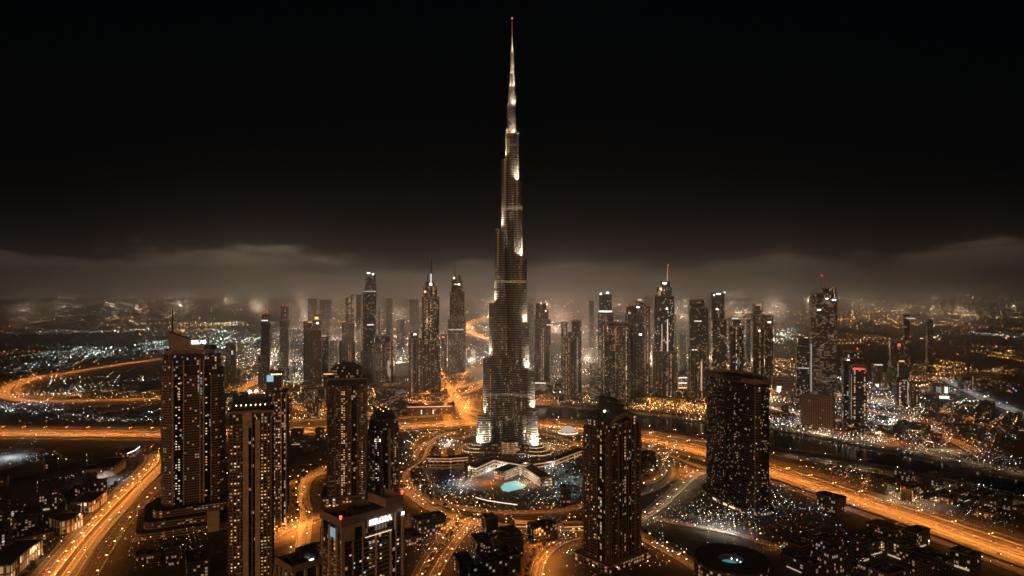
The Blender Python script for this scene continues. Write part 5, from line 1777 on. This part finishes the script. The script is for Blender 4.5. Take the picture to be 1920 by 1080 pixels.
mt('office_block', 'pale ribbed block beside the grey block with a white roof line', 730, [(1651, 1668, 700, 'box')], S_PALE, -10, .6, cat='building')
mt('apartment_block', 'wide dark block of flats with few lit rooms on the far right', 734, [(1796, 1882, 706, 'box'), (1806, 1868, 702, 'box')], S_DARK, -20, .4, cat='building')
mt('showroom', 'white floodlit box showroom right of centre in the right hand plain', 742, [(1744, 1778, 722, 'box')], S_DARK, -16, .8, lights=((1773, 731, 7, 16, emis('showroom_light', (.9, 1, .95), 1.6)), (1756, 731, 12, 15, emis('showroom_grey_light', (.8, .9, .86), .25))), cat='building')
mt('warehouse', 'dark warehouse with a bright white loading front on the right hand plain', 752, [(1730, 1762, 738, 'box')], S_DARK, -16, .8, lights=((1772, 744, 22, 7, emis('loading_light', (1, .97, .9), 1.6)),), cat='building')
mt('pavilion', 'round pavilion ringed with white light rows among the central towers', 738, [(1266, 1292, 706, 'round')], S_WARM, 0, .8, lights=((1279, 708, 20, 2, W_LINE), (1279, 718, 22, 2, W_LINE), (1279, 727, 22, 2, GOLD)), cat='building')
mt('office_block', 'narrow striped office block at the foot of the lantern topped tower', 762, [(704, 726, 728, 'box')], S_COOL, 12, .8, cat='building')
mt('office_block', 'wide striped office block with curved lit storeys near the interchange', 775, [(724, 762, 728, 'box')], S_COOL, 14, .6, cat='building')
mt('office_block', 'wide dark office block with thin lit storeys, left of the amber dotted tower', 765, [(570, 612, 730, 'box')], fac('office_stripes', lit=.3, cool=.2, wall=(.06, .055, .05), st=1.2), 14, .6, cat='building')
mt('office_block', 'low office block with a lit roof garden behind the amber dotted tower', 740, [(604, 640, 702, 'box')], S_HAZE, 12, .6, lights=((622, 701, 30, 1.4, GOLD),), cat='building')
mt('mall', 'low hall with a pink lit roof edge and pale walls beside the orange interchange', 779, [(763, 852, 763, 'box')], fac('mall', lit=.03, wall=(.16, .13, .115), colp=0), 6, .5, lights=((806, 762, 84, 1.6, emis('pink_edge_light', (1, .45, .32), 1.0)), (790, 772, 1.5, 8, W_LINE), (812, 772, 1.5, 8, W_LINE)), cat='building')
mt('mall', 'large brown hall wall glowing faintly between the ribbed towers left of centre', 706, [(740, 768, 682, 'box')], fac('brown_hall', lit=.0, wall=(.3, .2, .14), colp=0), 10, .6, cat='building')
mt('office_block', 'brown arcaded block with one bright white window bay left of the tall office tower', 745, [(1446, 1492, 712, 'box')], fac('arcade_block', fl=8, bay=5, lit=.02, wall=(.3, .17, .11), colp=0), -12, .5, lights=((1458, 729, 8, 11, emis('cool_window_bay', (.8, .92, 1), 1.8)),), cat='building')
mt('office_block', 'short block standing among the orange street lights right of the tallest tower', 750, [(1106, 1124, 686, 'box')], S_COOL, -6, .8, cat='building')

# ghost towers deep in the haze
for x0, x1, yt, yb, lab in ((577, 593, 561, 640, 'faint ghost tower in the haze left of the brown slanted tower'), (600, 621, 563, 640, 'broad faint ghost tower in the haze beside the brown slanted tower'), (724, 737, 560, 635, 'faint ghost tower with white lamps right of the lantern topped tower'),
                       (768, 787, 563, 640, 'faint ghost tower in the haze left of the sharp spired tower'), (1104, 1114, 565, 650, 'thin ghost tower topped with red lights right of the pair of hazy towers'), (990, 1000, 570, 660, 'thin ghost tower against the right flank of the tallest tower'),
                       (1273, 1286, 625, 700, 'hazy low tower between the leaning spire and the flat black top'), (1398, 1410, 600, 690, 'hazy slab between the curved crown tower and the ribbed hazy tower'), (1258, 1268, 590, 690, 'hazy slab right behind the leaning spire tower'),
                       (668, 678, 553, 660, 'hazy slab hugging the left side of the lantern topped tower'), (710, 714, 575, 660, 'thin hazy edge tower right of the lantern topped tower'), (1735, 1750, 600, 700, 'faint tower under the right hand red crane light'), (618, 634, 640, 700, 'hazy mid height tower before the brown slanted tower')):
    mt('hazy_tower', lab, yb, [(x0, x1, yt, 'box')], S_HAZE, 0, .8, group='towers deep in the haze')
# ------------------------------------------------------------------ low blocks between the towers
def on_road(x, y, pad):
    for k, lst in ROADS.items():
        for ln, w, _z in lst:
            lim = w / 2 + pad
            for i in range(0, len(ln) - 1):
                a, b = ln[i], ln[i + 1]
                if min(a.y, b.y) - lim > y or max(a.y, b.y) + lim < y or min(a.x, b.x) - lim > x or max(a.x, b.x) + lim < x:
                    continue
                d = b - a
                t = max(0, min(1, ((x - a.x) * d.x + (y - a.y) * d.y) / max(1e-6, d.length_squared)))
                if math.hypot(a.x + d.x * t - x, a.y + d.y * t - y) < lim:
                    return True
    return False


def between(x, y, A, B, pad):
    """inside the canal"""
    px = 960 + x / y * F
    py = 540 + CAMH / y * F
    def at(L):
        for (x0, y0), (x1, y1) in zip(L, L[1:]):
            if x0 <= px <= x1:
                return y0 + (y1 - y0) * (px - x0) / (x1 - x0)
        return None
    a, b = at(A), at(B)
    return a is not None and b is not None and a - pad < py < b + pad


LB = [facade('low_block_wall_a', 3.4, 3.2, .16, (.07, .057, .047), cool=.10, st=3.0, stripe=.3, colp=.03),
      facade('low_block_wall_b', 3.4, 3.6, .09, (.05, .042, .036), cool=.2, st=3.6, stripe=.3, colp=.06),
      facade('low_block_wall_c', 3.8, 3.0, .30, (.085, .065, .048), cool=.04, st=2.0, stripe=.35, colp=.05),
      facade('low_block_wall_d', 3.4, 3.4, .05, (.03, .028, .027), cool=.25, st=3.6, stripe=.3, colp=.02)]
ROOF2 = mat('pale_roof', (.05, .046, .042), .9, var=.35)


def low_variant(k):
    g = random.Random(100 + k)
    w, d, h = g.uniform(17, 34), g.uniform(13, 20), g.uniform(9, 20)
    mb = MB().prism(rect(w, d), 0, h, u0=k * 11)
    r = obj('low_block', mb, [LB[k % 4], ROOF2])
    if k % 3 == 0:
        obj('side_wing', MB().prism(rect(w * .4, d * .9, -w * .25, d * .85), 0, h * .8, u0=3), [LB[k % 4], ROOF2], r)
    obj('parapet', MB().band(rect(w, d), .35, h - .5, h + .9, 0, True), [mat('dull_parapet', (.10, .08, .065), .85)], r)
    pl = MB()
    pl.box(-w * .2, -w * .05, -2, 3, h, h + 3)
    obj('stair_house', pl, [ROOF2], r)
    x, y = g.uniform(.1, .35) * w, g.uniform(-.3, .3) * d
    obj('roof_tank', MB().box(x - 1.6, x + 1.6, y - 1.3, y + 1.3, h, h + 1.9), [mat('tank_paint', (.2, .19, .17), .6)], r)
    if k % 2:
        obj('shop_light', MB().box(-w * .3, w * (.0 + .04 * k), -d / 2 - .3, -d / 2 - .05, .8, 2.6), [emis('shop_front_light_%d' % (k % 4), ((1, .55, .2), (1, .78, .5), (.85, .95, 1), (1, .66, .3))[k % 4], .5)], r)
    return r


LOWS = [low_variant(k) for k in range(10)]
_used = [False] * 10
_lr = random.Random(77)
_n_low = 0
ZONES = [
    # (cx, cy, rx, ry, tries, turn, label, group)
    (100, 920, 130, 40, 26, 35, 'low flat roofed block on the dark ground left of the orange avenue', 'low blocks left of the avenue'),
    (60, 1000, 110, 40, 20, 50, 'low flat roofed block in the lower left corner beside the avenue', 'low blocks in the lower left corner'),
    (330, 1060, 60, 16, 8, 27, 'low block at the foot of the terraced car park base', 'low blocks by the terraced base'),
    (580, 830, 40, 14, 12, 10, 'low block in the dark lot between the near towers and the highway', 'low blocks behind the near towers'),
    (590, 935, 60, 40, 12, 12, 'low block beside the curved orange side street', 'low blocks along the side street'),
    (920, 1030, 110, 50, 46, 20, 'dark courtyard block with scattered lit rooms in the lower centre', 'courtyard blocks in the lower centre'),
    (790, 1000, 40, 40, 10, 30, 'low orange lit block right of the lettered tower', 'orange lit blocks by the lettered tower'),
    (1050, 950, 40, 22, 10, 0, 'low block in the dark park beside the gabled tower', 'low blocks in the park'),
    (1230, 870, 46, 22, 14, 30, 'low block by the round park right of the gabled tower', 'low blocks by the round park'),
    (1640, 1030, 220, 60, 70, -62, 'dark low block with few lit rooms in the lower right corner', 'dark blocks in the lower right'),
    (1500, 960, 60, 30, 12, -62, 'low block beside the curved glass tower', 'low blocks beside the curved tower'),
    (1720, 925, 120, 30, 34, -58, 'low block on the strip between the highway and the canal', 'low blocks between highway and canal'),
    (1860, 940, 90, 30, 20, -58, 'dark long block near the right edge between highway and canal', 'dark blocks near the right edge'),
    (1700, 815, 160, 26, 46, -40, 'low block on the far bank of the canal', 'low blocks on the far bank'),
    (1850, 780, 110, 40, 40, -40, 'low block on the right hand plain beyond the canal', 'low blocks on the right hand plain'),
    (1480, 770, 60, 20, 14, -30, 'low block among the orange lights near the brown curved hotel', 'low blocks near the hotel'),
    (1250, 750, 190, 18, 40, -8, 'low block at the foot of the central towers right of the tallest', 'low blocks at the foot of the right towers'),
    (1060, 735, 60, 20, 14, -6, 'low block behind the tallest tower', 'low blocks behind the tallest tower'),
    (640, 760, 180, 24, 44, 12, 'low block at the foot of the hazy towers left of the tallest', 'low blocks at the foot of the left towers'),
    (470, 720, 50, 40, 20, 12, 'low block among the orange lights right of the wedge roofed tower', 'low blocks by the wedge roofed tower'),
    (200, 740, 190, 14, 26, 0, 'low block inside the big orange ring road on the left', 'low blocks inside the ring road'),
    (560, 700, 120, 30, 30, 12, 'hazy low block among the left skyline towers', 'hazy low blocks on the left'),
    (1250, 690, 190, 34, 46, -6, 'hazy low block among the right skyline towers', 'hazy low blocks on the right'),
]
for cx_, cy_, rx_, ry_, tr, turn, lab, grp in ZONES:
    for _ in range(tr):
        t, q = _lr.uniform(0, 2 * math.pi), math.sqrt(_lr.random())
        g_ = G(cx_ + rx_ * q * math.cos(t), cy_ + ry_ * q * math.sin(t))
        k = _lr.randrange(10)
        if _n_low >= 285 or on_road(g_.x, g_.y, 15) or any(math.hypot(g_.x - a, g_.y - b) < c + 19 for a, b, c in OBST) or between(g_.x, g_.y, north, south, 6):
            continue
        OBST.append((g_.x, g_.y, 8))
        if not _used[k]:
            o, _used[k] = LOWS[k], True
        else:
            o = copy_tree(LOWS[k])
        o.location = (g_.x, g_.y, 0)
        o.rotation_euler[2] = R(turn + _lr.choice((0, 90)) + _lr.uniform(-4, 4))
        s_ = _lr.uniform(.8, 1.25)
        o.scale = (s_, s_, _lr.uniform(.7, 1.25))
        tag(o, lab, 'building', grp)
        _n_low += 1
for k in range(10):
    if not _used[k]:
        LOWS[k].location = (300 + 40 * k, 1900, 0)
        tag(LOWS[k], 'low block on the open ground beyond the canal', 'building', 'low blocks beyond the canal')
print('low blocks', _n_low)

# arcaded buildings beside the avenue
FARC = facade('arcaded_wall', 9.0, 6.0, .92, (.30, .22, .15), cool=-.3, st=1.3, stripe=.12, pil=.24, colp=0)
for pts, h, lab in (([(20, 1092), (50, 1062), (80, 1040)], 18, 'arcaded warm lit building nearest the lower left corner'), ([(114, 1004), (134, 998), (156, 986)], 17, 'arcaded warm lit building in the middle of the row along the avenue'),
                    ([(172, 962), (186, 952), (200, 940)], 15, 'arcaded warm lit building farthest up the row along the avenue')):
    bar('arcaded_building', lab, 'building', pts, 26, h, FARC, strips=0)

# ------------------------------------------------------------------ cars
def car_mesh(k, paint):
    mb = MB()
    mb.prism(rrect(4.6, 1.85, .35, 2), .35, .95, 0, 0)
    mb.prism(rect(2.5, 1.65, -.2), .95, 1.5, 1, 0, top=rect(1.8, 1.4, -.25))
    for x in (-1.4, 1.4):
        for y in (-.86, .86):
            mb.tube((x, y - .1, .34), (x, y + .1, .34), .34, .34, 8, 4)
    for y in (-.62, .62):
        mb.box(2.24, 2.42, y - .26, y + .26, .55, .85, 2)
        mb.box(-2.42, -2.24, y - .28, y + .28, .6, .86, 3)
    return mb.mesh('car', [paint, mat('car_glass', (.01, .01, .012), .1), emis('headlight', (1, .9, .74), 12), emis('tail_light', (1, .03, .02), 9), mat('tyre_rubber', (.02, .02, .02), .9)])


CARM = [car_mesh(k, mat('car_paint_%d' % k, c, .3)) for k, c in enumerate(((.6, .6, .6), (.04, .04, .045), (.3, .3, .32), (.35, .05, .04)))]
CNAME = ('white', 'black', 'grey', 'red')
_cr = random.Random(9)


def traffic(road_line, width, z, off, n, fwd, where, group, y1=1700):
    ln = shift(road_line, off) if off else road_line
    acc = [0]
    for a, b in zip(ln, ln[1:]):
        acc.append(acc[-1] + (b - a).length)
    tries = 0
    while n > 0 and tries < 400:
        tries += 1
        s = _cr.uniform(0, acc[-1])
        i = max(j for j in range(len(ln) - 1) if acc[j] <= s)
        d = (ln[i + 1] - ln[i]).normalized()
        lane = (_cr.randrange(max(1, int(width / 3.6))) + .5) * 3.6 - int(width / 3.6) * 1.8
        p = ln[i] + d * (s - acc[i]) + Vector((d.y, -d.x)) * lane
        px, py = 960 + p.x / max(p.y, 1) * F, 540 + CAMH / max(p.y, 1) * F
        if not (0 < px < 1920 and py < 1085 and p.y < y1 and p.y > 200):
            continue
        k = _cr.choices((0, 1, 2, 3), (5, 2, 3, 1))[0]
        o = add('car', CARM[k], None, (p.x, p.y, z + .02), math.atan2(d.y, d.x) + (0 if fwd else math.pi))
        tag(o, '%s car %s' % (CNAME[k], where), 'car', '%s cars %s' % (CNAME[k], group))
        n -= 1


hw = allrows('highway')
traffic(hw[0][0], 25, hw[0][2], 0, 46, False, 'on the far carriageway of the wide orange highway', 'on the far carriageway')
traffic(hw[1][0], 25, hw[1][2], 0, 46, True, 'on the near carriageway of the wide orange highway', 'on the near carriageway')
for r_, n_, f_, w_ in zip(av, (14, 9, 16), (True, False, True), ('on the bright lane of the lower left avenue', 'on the narrow middle lane of the avenue', 'on the dark carriageway beside the wedge roofed tower')):
    traffic(r_[0], r_[1] - 3, r_[2], 0, n_, f_, w_, w_)
for r_, n_ in zip(bl, (8, 12, 8, 10)):
    traffic(r_[0], r_[1] - 3, r_[2], 0, n_, True, 'on the curved boulevard around the plaza', 'on the curved boulevard')
r_ = allrows('bridge_road')[0]
traffic(r_[0], 14, r_[2], 0, 9, True, 'on the bridge road left of the curved glass tower', 'on the bridge road')
for r_ in allrows('side_street')[:5]:
    traffic(r_[0], r_[1] - 3, r_[2], 0, 5, True, 'on a side street between the near towers', 'on the side streets')
r_ = allrows('quay_road')[0]
traffic(r_[0], 20, r_[2], 0, 10, True, 'on the near quay road of the canal', 'on the near quay road')

# concrete barriers between carriageways
for ln, off, z in ((mline, 0, .5), (mline, -31.5, .5), (mline, 31.5, .5), (av[1][0], 8.5, .6), (av[0][0], 12.5, .6)):
    L2, R2 = shift(ln, off - .45), shift(ln, off + .45)
    mb = MB()
    mb.begin()
    for i in range(len(L2) - 1):
        a, b, c, d = L2[i], L2[i + 1], R2[i + 1], R2[i]
        for q in ([(*a, z + 1), (*d, z + 1), (*c, z + 1), (*b, z + 1)], [(*a, z), (*a, z + 1), (*b, z + 1), (*b, z)], [(*d, z), (*c, z), (*c, z + 1), (*d, z + 1)]):
            mb.face(q)
    tag(obj('road_barrier', mb, [mat('barrier_concrete', (.5, .47, .42), .8)]), kind='structure')

# ------------------------------------------------------------------ trees
LEAF = mat('dark_leaf', (.035, .05, .022), .8, var=.5, vscale=2.0)
BARK = mat('bark', (.10, .07, .05), .9)


def make_tree(k):
    g = random.Random(40 + k)
    h = g.uniform(6, 9)
    r = add('tree', None)
    t = MB().tube((0, 0, 0), (0, 0, h * .45), .28, .18, 6)
    for q in range(4):
        a = q * 1.57 + g.random()
        t.tube((0, 0, h * .38), (math.cos(a) * 1.5, math.sin(a) * 1.5, h * .68), .13, .05, 5)
    obj('trunk', t, [BARK], r)
    c = MB()
    cl = [(g.uniform(-1.7, 1.7), g.uniform(-1.7, 1.7), h * g.uniform(.55, .95), g.uniform(.9, 1.6)) for _ in range(11)]
    for x, y, z, rr in cl:
        for _ in range(24):
            d = Vector((g.gauss(0, 1), g.gauss(0, 1), g.gauss(0, .8))).normalized() * rr * g.uniform(.5, 1)
            a = Vector((g.gauss(0, 1), g.gauss(0, 1), g.gauss(0, 1))).normalized() * g.uniform(.3, .55)
            b = a.orthogonal().normalized() * g.uniform(.2, .4)
            p = Vector((x, y, z)) + d
            c.begin()
            c.face([p - a, p + b, p + a, p - b])
    obj('crown', c, [LEAF], r)
    return r


TREES = [make_tree(k) for k in range(4)]
_tu = [False] * 4
_tr = random.Random(19)
_nt = 0


def plant(x, y, label, group):
    global _nt
    if _nt >= 230:
        return
    k = _tr.randrange(4)
    if not _tu[k]:
        o, _tu[k] = TREES[k], True
    else:
        o = copy_tree(TREES[k])
    o.location = (x, y, 0)
    o.rotation_euler[2] = _tr.uniform(0, 6.28)
    s = _tr.uniform(.8, 1.4)
    o.scale = (s, s, s)
    tag(o, label, 'tree', group)
    _nt += 1


def tree_row(rd, side, step, label, group, lim, jit=2.0):
    ln = shift(rd[0], side)
    n = 0
    acc = 0.0
    for a, b in zip(ln, ln[1:]):
        w = (b - a).length
        while acc < w:
            q = a + (b - a) * (acc / w)
            acc += step * _tr.uniform(.7, 1.5)
            px, py = 960 + q.x / max(q.y, 1) * F, 540 + CAMH / max(q.y, 1) * F
            if -10 < px < 1930 and py < 1100 and n < lim and not any(math.hypot(q.x - u, q.y - v) < w_ for u, v, w_ in OBST[:9]):
                plant(q.x + _tr.uniform(-jit, jit), q.y + _tr.uniform(-jit, jit), label, group)
                n += 1
        acc -= w


tree_row(av[0], -14, 13, 'leafy tree on the left kerb of the bright orange avenue', 'trees along the orange avenue', 34)
tree_row(bl[1], -12, 14, 'leafy tree along the outer boulevard below the plaza', 'trees along the outer boulevard', 34)
tree_row(bl[0], -9, 16, 'leafy tree along the ring boulevard round the plaza', 'trees along the ring boulevard', 34)
tree_row(bl[2], -9, 9, 'leafy tree on the curved street left of the gabled tower', 'trees by the curved street', 26)
tree_row(bl[3], -11, 11, 'leafy tree along the boulevard right of the gabled tower', 'trees along the lower right boulevard', 26)
ss = allrows('side_street')
tree_row(ss[3], 11, 9, 'leafy tree beside the orange side street behind the lettered tower', 'trees by the side street', 30)
tree_row(ss[0], 8, 10, 'leafy tree beside the straight side street in the lower centre', 'trees by the lower centre street', 24)
for _ in range(22):
    g_ = G(_tr.uniform(1025, 1090), _tr.uniform(872, 940))
    plant(g_.x, g_.y, 'leafy tree on the dark lawn right of the pool', 'trees on the lawn')
for k in range(4):
    if not _tu[k]:
        plant(0, 1100, 'leafy tree on the plaza', 'trees on the plaza')
print('trees', _nt)
haze_box()
